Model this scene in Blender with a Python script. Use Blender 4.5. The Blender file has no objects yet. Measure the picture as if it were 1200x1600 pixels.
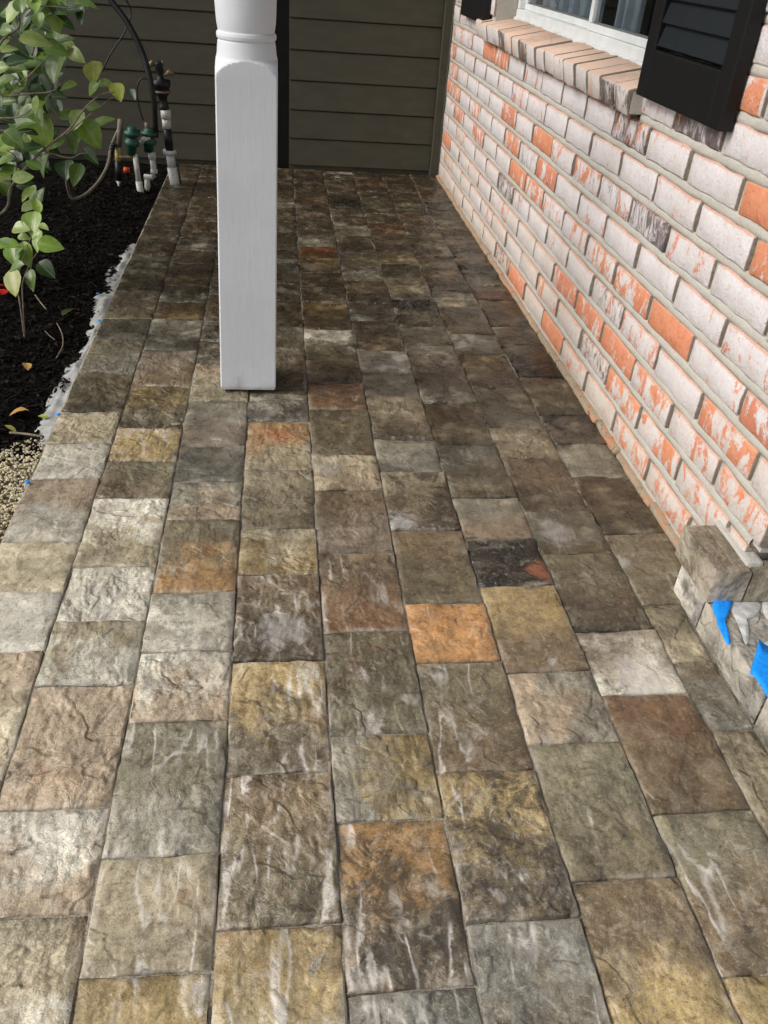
import bpy, bmesh, math, random
from mathutils import Vector, Matrix, noise
rad = math.radians
random.seed(7)
scene = bpy.context.scene
col = scene.collection

# ------------------------------------------------------------------ camera
CAM_H = 0.9914
RIGHT = Vector((0.99235577, -0.1040886, 0.06629917))
DOWN = Vector((-0.00468953, -0.56864439, -0.82257009))
FWD = Vector((0.12332082, 0.81597127, -0.56478568))
FPX = 1302.08
cam_data = bpy.data.cameras.new('camera')
cam = bpy.data.objects.new('camera', cam_data); col.objects.link(cam)
m3 = Matrix((RIGHT, -DOWN, -FWD)).transposed()
cam.matrix_world = Matrix.Translation((0, 0, CAM_H)) @ m3.to_4x4()
cam_data.sensor_fit = 'VERTICAL'; cam_data.sensor_height = 32
cam_data.lens = 32 * FPX / 1600
cam_data.clip_start = 0.02; cam_data.clip_end = 400
scene.camera = cam

def ray(px, py):
    return RIGHT * ((px - 600) / FPX) + DOWN * ((py - 800) / FPX) + FWD
def at(px, py, Y):            # the point on the vertical plane y = Y seen there
    d = ray(px, py); t = Y / d.y
    return Vector((d.x * t, Y, CAM_H + d.z * t))

# ------------------------------------------------------------------ light
SUN_EL, SUN_AZ = 40, -100         # azimuth from +Y, clockwise: the sun stands left of and behind the camera
w = bpy.data.worlds.new('World'); scene.world = w; w.use_nodes = True
nt = w.node_tree
sky = nt.nodes.new('ShaderNodeTexSky'); sky.sky_type = 'NISHITA'; sky.sun_disc = False
sky.sun_elevation = rad(SUN_EL); sky.sun_rotation = rad(SUN_AZ); sky.air_density = 1.0; sky.dust_density = 3.0
sky.ozone_density = 0.6
bg = nt.nodes['Background']; bg.inputs[1].default_value = 0.15
hs = nt.nodes.new('ShaderNodeHueSaturation'); hs.inputs['Saturation'].default_value = .42     # thin bright cloud: a paler sky
nt.links.new(sky.outputs[0], hs.inputs['Color']); nt.links.new(hs.outputs[0], bg.inputs[0])
sd = bpy.data.lights.new('sun', 'SUN'); sd.energy = 1.3; sd.angle = rad(26); sd.color = (1, .955, .89)
sun = bpy.data.objects.new('sun', sd); col.objects.link(sun)
sdir = Vector((math.sin(rad(SUN_AZ)) * math.cos(rad(SUN_EL)), math.cos(rad(SUN_AZ)) * math.cos(rad(SUN_EL)), math.sin(rad(SUN_EL))))
sun.rotation_euler = (-sdir).to_track_quat('-Z', 'Y').to_euler()
sun.location = sdir * 20
vs = scene.view_settings
vs.view_transform = 'Standard'; vs.look = 'None'; vs.gamma = 1; vs.use_curve_mapping = False
vs.exposure = 0.30

# ------------------------------------------------------------------ node helpers
def lin(c):
    return tuple((v / 255 / 12.92) if v / 255 <= .04045 else ((v / 255 + .055) / 1.055) ** 2.4 for v in c)
def rgb(*c):
    return lin(c) + (1,)

class G:
    def __init__(s, name):
        s.m = bpy.data.materials.new(name); s.m.use_nodes = True
        s.t = s.m.node_tree; s.b = s.t.nodes['Principled BSDF']
    def put(s, sock, v):
        if isinstance(v, bpy.types.NodeSocket): s.t.links.new(v, sock)
        elif v is not None: sock.default_value = v
    def n(s, kind, ins=None, out=0, **props):
        nd = s.t.nodes.new('ShaderNode' + kind)
        for k, v in props.items(): setattr(nd, k, v)
        for k, v in (ins or {}).items(): s.put(nd.inputs[k], v)
        return nd.outputs[out]
    def math(s, op, a, b=0.0, c=None, clamp=False):
        ins = {0: a, 1: b}
        if c is not None: ins[2] = c
        return s.n('Math', ins, operation=op, use_clamp=clamp)
    def mix(s, f, a, b, blend='MIX'):
        nd = s.t.nodes.new('ShaderNodeMix'); nd.data_type = 'RGBA'; nd.blend_type = blend
        s.put(nd.inputs[0], f); s.put(nd.inputs[6], a); s.put(nd.inputs[7], b)
        return nd.outputs[2]
    def ramp(s, f, lo, hi, a=0.0, b=1.0):
        return s.n('MapRange', {0: f, 1: lo, 2: hi, 3: a, 4: b}, interpolation_type='SMOOTHSTEP')
    def coord(s, which='Object', scale=(1, 1, 1)):
        nd = s.t.nodes.new('ShaderNodeTexCoord')
        o = nd.outputs[which]
        return s.n('VectorMath', {0: o, 1: scale}, operation='MULTIPLY')
    def rand(s):
        nd = s.t.nodes.new('ShaderNodeObjectInfo'); return nd.outputs['Random']
    def attr(s, name, out='Fac'):
        nd = s.t.nodes.new('ShaderNodeAttribute'); nd.attribute_type = 'OBJECT'; nd.attribute_name = name
        return nd.outputs[out]
    def noise(s, vec, scale, detail=4, rough=.55, w=None, dist=0.0, out=0):
        nd = s.t.nodes.new('ShaderNodeTexNoise')
        nd.noise_dimensions = '3D'
        if w is not None:
            vec = s.n('VectorMath', {0: vec, 1: s.n('CombineXYZ', {0: w, 1: s.math('MULTIPLY', w, .37), 2: s.math('MULTIPLY', w, -.61)})}, operation='ADD')
        s.put(nd.inputs['Vector'], vec); nd.inputs['Scale'].default_value = scale
        nd.inputs['Detail'].default_value = detail; nd.inputs['Roughness'].default_value = rough
        nd.inputs['Distortion'].default_value = dist
        return nd.outputs[out]
    def bump(s, h, strength, dist, prev=None):
        nd = s.t.nodes.new('ShaderNodeBump'); nd.inputs['Strength'].default_value = strength
        nd.inputs['Distance'].default_value = dist
        s.put(nd.inputs['Height'], h)
        if prev is not None: s.put(nd.inputs['Normal'], prev)
        return nd.outputs[0]
    def done(s, color=None, rough=.7, normal=None, spec=.4):
        s.put(s.b.inputs['Base Color'], color); s.put(s.b.inputs['Roughness'], rough)
        s.b.inputs['Specular IOR Level'].default_value = spec
        if normal is not None: s.put(s.b.inputs['Normal'], normal)
        return s.m

def plain(name, c, rough=.6, spec=.4, var=.12, scale=30, bump=.0):
    g = G(name); v = g.coord()
    k = g.noise(v, scale, 5, .6)
    c1 = tuple(x * (1 - var * 1.6) for x in c[:3]) + (1,); c2 = tuple(min(1, x * (1 + var)) for x in c[:3]) + (1,)
    nrm = g.bump(k, bump, .002) if bump else None
    return g.done(g.mix(g.ramp(k, .3, .7), c1, c2), rough, nrm, spec)

# ------------------------------------------------------------------ materials
def paver_material():
    g = G('paver_stone'); v = g.coord(); r = g.rand(); w = g.math('MULTIPLY', r, 37.0)
    ta, tb = g.attr('tone_a', 'Color'), g.attr('tone_b', 'Color')
    glint_lime, stain, axis = g.attr('glint_lime'), g.attr('stain'), g.attr('axis')
    sep = g.t.nodes.new('ShaderNodeSeparateXYZ'); g.t.links.new(v, sep.inputs[0])
    x, y = sep.outputs[0], sep.outputs[1]
    along = g.math('ADD', g.math('MULTIPLY', y, g.math('SUBTRACT', 1.0, axis)), g.math('MULTIPLY', x, axis))
    big = g.noise(v, 14, 4, .64, w, .5)
    t = g.math('ADD', g.math('MULTIPLY', along, -8.0), g.math('MULTIPLY_ADD', big, 3.4, -1.2))
    base = g.mix(g.ramp(t, 0.0, 1.0), ta, tb)
    n2 = g.noise(v, 42, 4, .74, g.math('ADD', w, 5.0), .5)
    base = g.mix(g.ramp(n2, .34, .62), g.mix(1.0, base, (.70, .67, .63, 1), 'MULTIPLY'), g.mix(1.0, base, (1.12, 1.11, 1.08, 1), 'MULTIPLY'))
    n4 = g.noise(v, 7.5, 2, .6, g.math('ADD', w, 71.0), .8)
    base = g.mix(1.0, base, g.n('CombineXYZ', {0: g.ramp(n4, .3, .7, .72, 1.12), 1: g.ramp(n4, .3, .7, .72, 1.12), 2: g.ramp(n4, .3, .7, .70, 1.08)}), 'MULTIPLY')
    n3 = g.noise(v, 21, 5, .72, g.math('ADD', w, 11.0), .8)
    base = g.mix(g.math('MULTIPLY', g.ramp(n3, .50, .66), .7), base, g.mix(.5, g.mix(1.0, base, (1.35, 1.3, 1.2, 1), 'MULTIPLY'), rgb(172, 162, 144)))
    grain = g.noise(v, 460, 2, .7)
    base = g.mix(g.ramp(grain, .38, .62), g.mix(1.0, base, (.80, .79, .78, 1), 'MULTIPLY'), g.mix(1.0, base, (1.08, 1.08, 1.08, 1), 'MULTIPLY'))
    grit = g.noise(v, 170, 2, .7, w)
    base = g.mix(g.math('MULTIPLY', g.ramp(grit, .58, .70), .42), base, rgb(186, 178, 162))
    base = g.mix(g.math('MULTIPLY', g.ramp(grit, .42, .30), .5), base, rgb(58, 52, 45))
    blush = g.noise(v, 10, 3, .65, g.math('ADD', w, 21.0), .5)
    base = g.mix(g.math('MULTIPLY', g.ramp(blush, .56, .74), .30), base, rgb(150, 108, 70))
    # dark organic staining with a ragged edge
    dk = g.noise(v, 19, 5, .8, g.math('ADD', w, 31.0), .9)
    dm = g.math('MULTIPLY', g.ramp(g.math('ADD', dk, g.math('MULTIPLY_ADD', stain, .24, -.15)), .56, .68), .72)
    base = g.mix(dm, base, rgb(62, 57, 50))
    # ridge highlights painted as thin streaks along the path, and soft lime clouds
    sv = g.n('VectorMath', {0: v, 1: (22, 4.0, 8)}, operation='MULTIPLY')
    st = g.noise(sv, 1.0, 2, .5, g.math('ADD', w, 3.0), .1)
    sd_ = g.math('ABSOLUTE', g.math('ADD', g.math('SUBTRACT', st, .5), g.math('MULTIPLY_ADD', n2, .12, -.06)))
    line = g.math('SUBTRACT', 1.0, g.ramp(sd_, .0, .040))
    gate = g.noise(v, 12, 2, .5, g.math('ADD', w, 51.0))
    gm = g.ramp(g.math('ADD', gate, g.math('MULTIPLY_ADD', glint_lime, .25, -.21)), .50, .64)
    lm = g.math('MULTIPLY', g.math('MULTIPLY', line, gm), g.ramp(n2, .35, .6, .45, 1.0))
    cloud = g.noise(v, 24, 4, .78, g.math('ADD', w, 61.0), .7)
    cm = g.math('MULTIPLY', g.ramp(g.math('ADD', cloud, g.math('MULTIPLY_ADD', glint_lime, .10, -.09)), .56, .72), .42)
    base = g.mix(g.math('MULTIPLY', g.math('MAXIMUM', lm, cm), .82), base, rgb(212, 205, 194))
    # gritty pale rim and dirt gathered along the edges
    hs_ = g.attr('half_size', 'Vector'); hq = g.t.nodes.new('ShaderNodeSeparateXYZ'); g.t.links.new(hs_, hq.inputs[0])
    ed = g.math('MINIMUM', g.math('SUBTRACT', hq.outputs[0], g.math('ABSOLUTE', x)), g.math('SUBTRACT', hq.outputs[1], g.math('ABSOLUTE', y)))
    ed = g.math('ADD', ed, g.math('MULTIPLY_ADD', n3, .06, -.03))
    base = g.mix(g.math('MULTIPLY', g.ramp(ed, .012, -.002), g.ramp(n4, .45, .6, .0, .5)), base, rgb(186, 178, 164))
    base = g.mix(g.math('MULTIPLY', g.ramp(ed, .010, -.004), g.ramp(n4, .5, .35, .0, .55)), base, rgb(66, 60, 52))
    # single splashes of lime or rust, placed per stone
    spot = g.attr('spot', 'Vector')
    ss = g.t.nodes.new('ShaderNodeSeparateXYZ'); g.t.links.new(spot, ss.inputs[0])
    dx, dy = g.math('SUBTRACT', x, ss.outputs[0]), g.math('SUBTRACT', y, ss.outputs[1])
    dist = g.math('SQRT', g.math('ADD', g.math('MULTIPLY', dx, dx), g.math('MULTIPLY', dy, dy)))
    dist = g.math('ADD', dist, g.math('ADD', g.math('MULTIPLY_ADD', n3, .16, -.08), g.math('MULTIPLY_ADD', n2, .05, -.025)))
    sm = g.math('MULTIPLY', g.ramp(g.math('SUBTRACT', ss.outputs[2], dist), -.016, .018), g.ramp(ss.outputs[2], .001, .005))
    base = g.mix(g.math('MULTIPLY', sm, .62), base, g.attr('spot_tone', 'Color'))
    # damp stone with shade painted into its colour: darker and glossier
    damp_shade = g.math('MULTIPLY', g.attr('damp_shade'), g.ramp(g.noise(v, 12, 2, .7, g.math('ADD', w, 81.0)), .25, .55, .35, 1.0))
    base = g.mix(damp_shade, base, g.mix(1.0, base, (.23, .215, .19, 1), 'MULTIPLY'))
    # relief: sandy grain on a softly cleft face, a few cracks
    r1 = g.noise(g.n('VectorMath', {0: v, 1: (1.25, .75, 1)}, operation='MULTIPLY'), 12, 3, .56, w, .25)
    step_ = g.ramp(g.noise(v, 9, 3, .62, g.math('ADD', w, 91.0), .3), .48, .53)     # the edge of a split layer
    r2 = g.noise(v, 90, 2, .75, w)
    crack = g.math('ABSOLUTE', g.math('SUBTRACT', g.noise(v, 11, 3, .6, g.math('ADD', w, 9.0), .8), .5))
    h = g.math('ADD', g.math('ADD', g.math('MULTIPLY', r1, 2.0), g.math('MULTIPLY', step_, .22)), g.math('ADD', g.math('MULTIPLY', r2, .16), g.math('ADD', g.math('MULTIPLY', grain, .05), g.math('MULTIPLY', g.ramp(crack, 0, .012), .03))))
    h = g.math('MULTIPLY', h, g.math('MULTIPLY_ADD', g.math('FRACT', g.math('MULTIPLY', r, 7.31)), 1.0, .45))     # some stones are flatter than others
    nb = g.bump(h, .8, .013)
    ro = g.math('SUBTRACT', g.ramp(n2, .3, .7, .30, .54), g.math('MULTIPLY', damp_shade, .12))
    return g.done(base, ro, nb, .5)

def brick_material(sill=False):
    g = G('painted_brick_sill' if sill else 'painted_brick'); v = g.coord(); r = g.rand(); w = g.math('MULTIPLY', r, 53.0)
    paint, dark = g.attr('paint'), g.attr('soot')
    geo = g.t.nodes.new('ShaderNodeNewGeometry')
    sp = g.t.nodes.new('ShaderNodeSeparateXYZ'); g.t.links.new(geo.outputs['Normal'], sp.inputs[0]); nz = sp.outputs[2]; ny = g.math('ABSOLUTE', sp.outputs[1])
    clay = g.mix(g.noise(v, 30, 4, .6, w), rgb(190, 114, 80), rgb(224, 158, 124))
    clay = g.mix(g.ramp(g.noise(v, 90, 4, .7, w), .55, .75), clay, rgb(164, 104, 80))
    clay = g.mix(g.math('MULTIPLY', g.ramp(r, .55, 1.0), .4), clay, rgb(190, 120, 100))
    # paint film: worn away in streaky patches, chipped along the arrises
    sv = g.n('VectorMath', {0: v, 1: (1, 1.6, .8)}, operation='MULTIPLY')
    big = g.noise(sv, 18, 3, .55, w, .8); fine = g.noise(v, 95, 3, .8, w, .6)
    f = g.math('ADD', g.math('MULTIPLY', big, .68), g.math('MULTIPLY', fine, .32))
    thr = g.math('MULTIPLY_ADD', paint, -.36, .68)
    mask = g.ramp(g.math('SUBTRACT', f, thr), -.035, .045)
    if sill:
        mask = g.math('MULTIPLY', mask, g.math('SUBTRACT', 1.0, g.math('MULTIPLY', g.ramp(nz, .45, .8), .62)))
    else:
        mask = g.math('MULTIPLY', mask, g.math('SUBTRACT', 1.0, g.math('MULTIPLY', g.ramp(g.math('ADD', nz, g.math('MULTIPLY_ADD', fine, .9, -.45)), .3, .6), .7)))
        clay = g.mix(g.math('MULTIPLY', g.ramp(nz, .35, .6), .3), clay, rgb(196, 172, 148))
    mask = g.math('MULTIPLY', mask, g.ramp(g.noise(v, 260, 3, .6, w), .25, .36))
    wash = g.ramp(g.noise(sv, 42, 3, .7, g.math('ADD', w, 7.0), 1.0), .42, .75)
    white = g.mix(g.math('MULTIPLY', wash, .34), rgb(214, 210, 211), g.mix(.3, rgb(204, 184, 178), clay))
    white = g.mix(g.ramp(g.noise(v, 9, 3, .5, w), .3, .7), g.mix(1.0, white, (.90, .90, .89, 1), 'MULTIPLY'), white)
    white = g.mix(g.math('MULTIPLY', g.ramp(g.noise(v, 34, 5, .75, g.math('ADD', w, 27.0)), .54, .76), .40), white, rgb(192, 174, 166))
    soil = g.attr('soil')
    white = g.mix(soil, white, g.mix(1.0, white, (.86, .79, .66, 1), 'MULTIPLY'))
    if sill:
        clay = g.mix(.72, clay, rgb(222, 190, 160))
    base = g.mix(mask, clay, white)
    base = g.mix(g.ramp(g.math('ADD', ny, g.math('MULTIPLY_ADD', fine, .5, -.25)), .55, .8), base, g.mix(fine, rgb(96, 86, 78), rgb(156, 144, 130)))     # rough ends in the joints were never painted
    kv = g.n('VectorMath', {0: v, 1: (1, .9, .45)}, operation='MULTIPLY')
    kn = g.noise(kv, 36, 4, .78, g.math('ADD', w, 17.0), .8)
    km = g.math('MULTIPLY', g.ramp(g.math('ADD', kn, g.math('MULTIPLY_ADD', dark, .52, -.30)), .46, .68), .9)
    if sill: km = g.math('MULTIPLY', km, g.ramp(nz, .6, .3, .25, 1.0))
    base = g.mix(km, base, g.mix(g.noise(v, 60, 3, .6), rgb(50, 42, 44), rgb(110, 96, 94)))
    pits = g.ramp(g.noise(v, 150, 2, .6, w), .30, .42)
    nb = g.bump(g.math('ADD', g.math('MULTIPLY', pits, .25), g.math('ADD', g.math('MULTIPLY', fine, .5), g.noise(v, 26, 3, .7, w))), .55, .008)
    return g.done(base, .82, nb, .25)

MAT = {}
MAT['paver'] = paver_material()
MAT['brick'] = brick_material(); MAT['sill'] = brick_material(True)

def sand_material():
    g = G('joint_sand'); v = g.coord()
    k = g.noise(v, 5, 4, .6); f = g.noise(v, 300, 3, .7)
    c = g.mix(g.ramp(k, .36, .54), rgb(92, 84, 72), rgb(178, 170, 153))
    c = g.mix(g.ramp(f, .35, .65), g.mix(1.0, c, (.5, .5, .5, 1), 'MULTIPLY'), c)
    return g.done(c, .95, g.bump(f, .8, .004), .1)
MAT['sand'] = sand_material()

def mortar_material():
    g = G('mortar'); v = g.coord()
    k = g.noise(v, 14, 5, .6); f = g.noise(v, 240, 3, .7)
    c = g.mix(k, rgb(166, 163, 154), rgb(196, 193, 184))
    c = g.mix(g.math('MULTIPLY', g.ramp(g.noise(v, 38, 4, .75, None, .6), .60, .76), .45), c, rgb(196, 150, 118))
    c = g.mix(g.math('MULTIPLY', g.ramp(f, .55, .7), .4), c, rgb(110, 104, 96))
    return g.done(c, .92, g.bump(g.noise(v, 90, 5, .7), .7, .004), .15)
MAT['mortar'] = mortar_material()

def post_material():
    g = G('white_gloss_paint'); v = g.coord('Object', (1, 1, .12))
    k = g.noise(v, 110, 4, .6); s = g.noise(g.coord(), 6, 4, .6)
    c = g.mix(g.ramp(s, .3, .75), rgb(204, 208, 213), rgb(214, 217, 221))
    c = g.mix(g.math('MULTIPLY', g.ramp(g.noise(g.coord(), 60, 6, .8), .66, .78), .35), c, rgb(168, 160, 148))
    zz = g.t.nodes.new('ShaderNodeSeparateXYZ'); g.t.links.new(g.coord(), zz.inputs[0])
    gr = g.noise(g.coord('Object', (1, 1, .5)), 26, 6, .75)
    splash = g.math('MULTIPLY', g.ramp(g.math('ADD', zz.outputs[2], g.math('MULTIPLY_ADD', gr, .22, -.11)), .05, -.02), .45)
    c = g.mix(splash, c, rgb(140, 128, 110))          # mud splashed up from the paving
    c = g.mix(g.math('MULTIPLY', g.ramp(g.noise(g.coord('Object', (1, 1, .25)), 40, 6, .8), .60, .74), .22), c, rgb(168, 164, 158))
    return g.done(c, .48, g.bump(k, .35, .0014), .4)
MAT['post'] = post_material()
def foot_material():
    g = G('dirty_foot_mortar'); v = g.coord(); w = g.math('MULTIPLY', g.rand(), 30.0)
    c = g.mix(g.noise(v, 30, 5, .7, w), rgb(128, 116, 98), rgb(182, 164, 140))
    c = g.mix(g.math('MULTIPLY', g.ramp(g.noise(v, 24, 5, .7, g.math('ADD', w, 4.0)), .48, .6), .7), c, rgb(188, 128, 96))
    c = g.mix(g.ramp(g.noise(v, 40, 5, .8, g.math('ADD', w, 8.0)), .58, .68), c, rgb(62, 54, 46))
    return g.done(c, .9, g.bump(g.noise(v, 120, 5, .7), .8, .004), .15)
MAT['foot'] = foot_material()

def siding_material():
    g = G('olive_siding_paint'); v = g.coord('Object', (.3, 1, 1)); r = g.rand()
    k = g.noise(v, 30, 5, .6, g.math('MULTIPLY', r, 20.0))
    c = g.mix(g.ramp(k, .3, .7), rgb(69, 67, 55), rgb(77, 74, 61))
    c = g.mix(g.math('MULTIPLY', g.ramp(g.noise(g.coord(), 7, 6, .7), .58, .75), .3), c, rgb(92, 85, 72))
    return g.done(c, .62, g.bump(k, .2, .001), .3)
MAT['siding'] = siding_material()
MAT['dark_trim'] = plain('dark_trim', rgb(32, 32, 28), .7, .3, .1, 12)
MAT['shutter'] = plain('black_shutter_paint', rgb(13, 13, 14), .55, .35, .15, 40, .1)
MAT['louver'] = plain('blue_black_louver', rgb(26, 31, 34), .42, .45, .12, 30, .1)
MAT['vinyl'] = plain('white_vinyl', rgb(214, 218, 218), .35, .45, .05, 14)
MAT['seal'] = plain('grey_seal', rgb(96, 100, 102), .6, .3, .1, 20)
MAT['curtain'] = plain('pale_curtain', rgb(222, 226, 232), .9, .1, .08, 9)
MAT['interior'] = plain('dim_room', rgb(150, 154, 160), .9, .1, .1, 5)
MAT['pvc'] = plain('white_pvc', rgb(196, 196, 190), .4, .4, .12, 60)
MAT['valve'] = plain('green_valve_plastic', rgb(30, 74, 60), .45, .4, .15, 50)
MAT['rubber'] = plain('black_tube', rgb(22, 22, 22), .5, .4, .15, 40)
MAT['brass'] = plain('weathered_brass', rgb(120, 104, 74), .45, .5, .3, 80)
MAT['tan_tube'] = plain('grey_tan_tube', rgb(112, 104, 92), .6, .3, .15, 60)
MAT['tapeyellow'] = plain('yellow_tape', rgb(176, 160, 96), .6, .3, .1, 60)
MAT['orange'] = plain('orange_plastic', rgb(200, 76, 28), .5, .4, .1, 60)
MAT['tape'] = plain('blue_masking_tape', rgb(22, 146, 248), .6, .3, .12, 140, .6)
MAT['glue'] = plain('pale_adhesive', rgb(190, 190, 186), .85, .2, .2, 60, .9)
MAT['bark'] = plain('grey_bark', rgb(128, 117, 100), .8, .2, .25, 60, .4)
MAT['fabric'] = plain('white_edging_fabric', rgb(164, 164, 160), .85, .2, .16, 40, .6)
MAT['dryleaf'] = plain('dry_leaf', rgb(186, 146, 84), .7, .2, .2, 90)
MAT['petal'] = plain('red_petal', rgb(186, 24, 22), .6, .3, .2, 60)
MAT['soffit'] = plain('soffit_paint', rgb(120, 114, 104), .8, .2, .05, 6)

def mulch_material(name, a, b, sc):
    g = G(name); v = g.coord(); k = g.noise(v, sc, 6, .7); f = g.noise(v, sc * 6, 4, .7)
    c = g.mix(g.ramp(k, .35, .7), a, b)
    return g.done(c, .95, g.bump(g.math('ADD', k, f), 1.0, .012), .1)
MAT['mulch'] = mulch_material('dark_mulch', rgb(9, 8, 7), rgb(20, 16, 13), 24)
MAT['gravel_sand'] = mulch_material('gravel_sand', rgb(120, 110, 86), rgb(168, 156, 126), 90)
MAT['soil'] = mulch_material('soil', rgb(70, 62, 50), rgb(96, 88, 70), 6)
def chip_material(name, cols):
    g = G(name)
    nd = g.t.nodes.new('ShaderNodeNewGeometry'); r = nd.outputs['Random Per Island']
    rp = g.t.nodes.new('ShaderNodeValToRGB'); g.t.links.new(r, rp.inputs[0])
    e = rp.color_ramp.elements
    while len(e) < len(cols): e.new(.5)
    for i, c in enumerate(cols):
        e[i].position = i / (len(cols) - 1); e[i].color = c
    return g.done(rp.outputs[0], .85, g.bump(g.noise(g.coord(), 300, 4, .7), .5, .002), .12)
MAT['chips'] = chip_material('bark_chips', [rgb(9, 8, 7), rgb(16, 13, 11), rgb(26, 21, 17), rgb(12, 10, 9), rgb(44, 36, 29)])
MAT['gravel'] = chip_material('buff_gravel', [rgb(178, 166, 132), rgb(208, 196, 164), rgb(192, 180, 148), rgb(222, 212, 184), rgb(164, 152, 122)])

def leaf_material():
    g = G('glossy_leaf'); v = g.coord('Object'); r = g.rand()
    tint = g.attr('tint', 'Color')
    sep = g.t.nodes.new('ShaderNodeSeparateXYZ'); g.t.links.new(v, sep.inputs[0])
    ax = g.math('ABSOLUTE', sep.outputs[0])
    rib = g.math('SUBTRACT', 1.0, g.ramp(ax, .006, .022))
    side = g.n('TexWave', {'Vector': g.n('VectorMath', {0: v, 1: (1, 1, 0)}, operation='MULTIPLY'), 'Scale': 4.0, 'Distortion': 2.0}, out=1, bands_direction='Y')
    c = g.mix(g.ramp(g.noise(v, 5, 4, .6, g.math('MULTIPLY', r, 30.0)), .35, .7), g.mix(1.0, tint, (.7, .74, .66, 1), 'MULTIPLY'), tint)
    c = g.mix(g.math('MULTIPLY', rib, .35), c, rgb(170, 178, 110))
    m = g.done(c, .33, g.bump(rib, .1, .01), .5)
    g.b.inputs['Subsurface Weight'].default_value = 0
    tr = g.t.nodes.new('ShaderNodeBsdfTranslucent'); g.t.links.new(c, tr.inputs[0])
    mx = g.t.nodes.new('ShaderNodeMixShader'); mx.inputs[0].default_value = .25
    g.t.links.new(g.b.outputs[0], mx.inputs[1]); g.t.links.new(tr.outputs[0], mx.inputs[2])
    g.t.links.new(mx.outputs[0], g.t.nodes['Material Output'].inputs[0])
    return m
MAT['leaf'] = leaf_material()

def glass_material():
    g = G('window_glass')
    fr = g.t.nodes.new('ShaderNodeFresnel'); fr.inputs[0].default_value = 1.5
    tr = g.t.nodes.new('ShaderNodeBsdfTransparent'); tr.inputs[0].default_value = (.80, .84, .86, 1)
    gl = g.t.nodes.new('ShaderNodeBsdfGlossy'); gl.inputs['Roughness'].default_value = .02
    mx = g.t.nodes.new('ShaderNodeMixShader')
    gn = g.t.nodes.new('ShaderNodeNewGeometry')
    g.t.links.new(g.math('MULTIPLY', g.math('ADD', fr.outputs[0], .03), g.math('SUBTRACT', 1.0, gn.outputs['Backfacing'])), mx.inputs[0])
    g.t.links.new(tr.outputs[0], mx.inputs[1]); g.t.links.new(gl.outputs[0], mx.inputs[2])
    g.t.links.new(mx.outputs[0], g.t.nodes['Material Output'].inputs[0])
    return g.m
MAT['glass'] = glass_material()

# ------------------------------------------------------------------ object helpers
def tag(o, label=None, cat=None, group=None, kind=None):
    if label: o['label'] = label
    if cat: o['category'] = cat
    if group: o['group'] = group
    if kind: o['kind'] = kind
    return o
def link(name, mesh, mat=None, parent=None, loc=(0, 0, 0), rot=(0, 0, 0)):
    if mat is not None and not mesh.materials: mesh.materials.append(MAT[mat] if isinstance(mat, str) else mat)
    o = bpy.data.objects.new(name, mesh); col.objects.link(o)
    o.location = loc; o.rotation_euler = rot
    if parent: o.parent = parent
    return o
def empty(name, loc=(0, 0, 0)):
    o = bpy.data.objects.new(name, None); col.objects.link(o); o.location = loc; o.empty_display_size = .1
    return o
def from_bm(bm, name, smooth=False):
    me = bpy.data.meshes.new(name); bmesh.ops.recalc_face_normals(bm, faces=bm.faces); bm.to_mesh(me); bm.free()
    if smooth:
        for p in me.polygons: p.use_smooth = True
    return me
def box_into(bm, lo, hi):
    lo, hi = Vector(lo), Vector(hi)
    r = bmesh.ops.create_cube(bm, size=1)
    for v in r['verts']:
        v.co = Vector((lo[i] + (v.co[i] + .5) * (hi[i] - lo[i]) for i in range(3)))
    return r['verts']
def box(name, lo, hi, mat, parent=None, bev=0.0, off=(0, 0, 0)):
    bm = bmesh.new(); box_into(bm, lo, hi)
    if bev: bmesh.ops.bevel(bm, geom=bm.edges[:], offset=bev, segments=2, affect='EDGES', profile=.6)
    return link(name, from_bm(bm, name), mat, parent, off)
def tube_mesh(pts, radii, seg=8, name='tube', caps=True):
    pts = [Vector(p) for p in pts]
    if not hasattr(radii, '__len__'): radii = [radii] * len(pts)
    bm = bmesh.new(); rings = []
    up = Vector((0, 0, 1))
    for i, p in enumerate(pts):
        t = (pts[min(i + 1, len(pts) - 1)] - pts[max(i - 1, 0)]).normalized()
        a = t.cross(up)
        if a.length < .05: a = t.cross(Vector((1, 0, 0)))
        a.normalize(); b = t.cross(a)
        rings.append([bm.verts.new(p + (a * math.cos(2 * math.pi * k / seg) + b * math.sin(2 * math.pi * k / seg)) * radii[i]) for k in range(seg)])
    for i in range(len(rings) - 1):
        for k in range(seg):
            bm.faces.new((rings[i][k], rings[i][(k + 1) % seg], rings[i + 1][(k + 1) % seg], rings[i + 1][k]))
    if caps: bm.faces.new(rings[0]); bm.faces.new(rings[-1])
    return from_bm(bm, name, True)
def spline(pts, n=6):
    pts = [Vector(p) for p in pts]; out = []
    for i in range(len(pts) - 1):
        p0, p1, p2, p3 = pts[max(i - 1, 0)], pts[i], pts[i + 1], pts[min(i + 2, len(pts) - 1)]
        for k in range(n):
            t = k / n
            out.append(.5 * (2 * p1 + (p2 - p0) * t + (2 * p0 - 5 * p1 + 4 * p2 - p3) * t * t + (3 * p1 - p0 - 3 * p2 + p3) * t ** 3))
    out.append(pts[-1]); return out

# ------------------------------------------------------------------ ground
bm = bmesh.new(); bmesh.ops.create_grid(bm, x_segments=1, y_segments=1, size=60)
g0 = link('ground', from_bm(bm, 'ground'), 'soil', None, (0, 0, -.09)); tag(g0, kind='structure')

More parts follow.
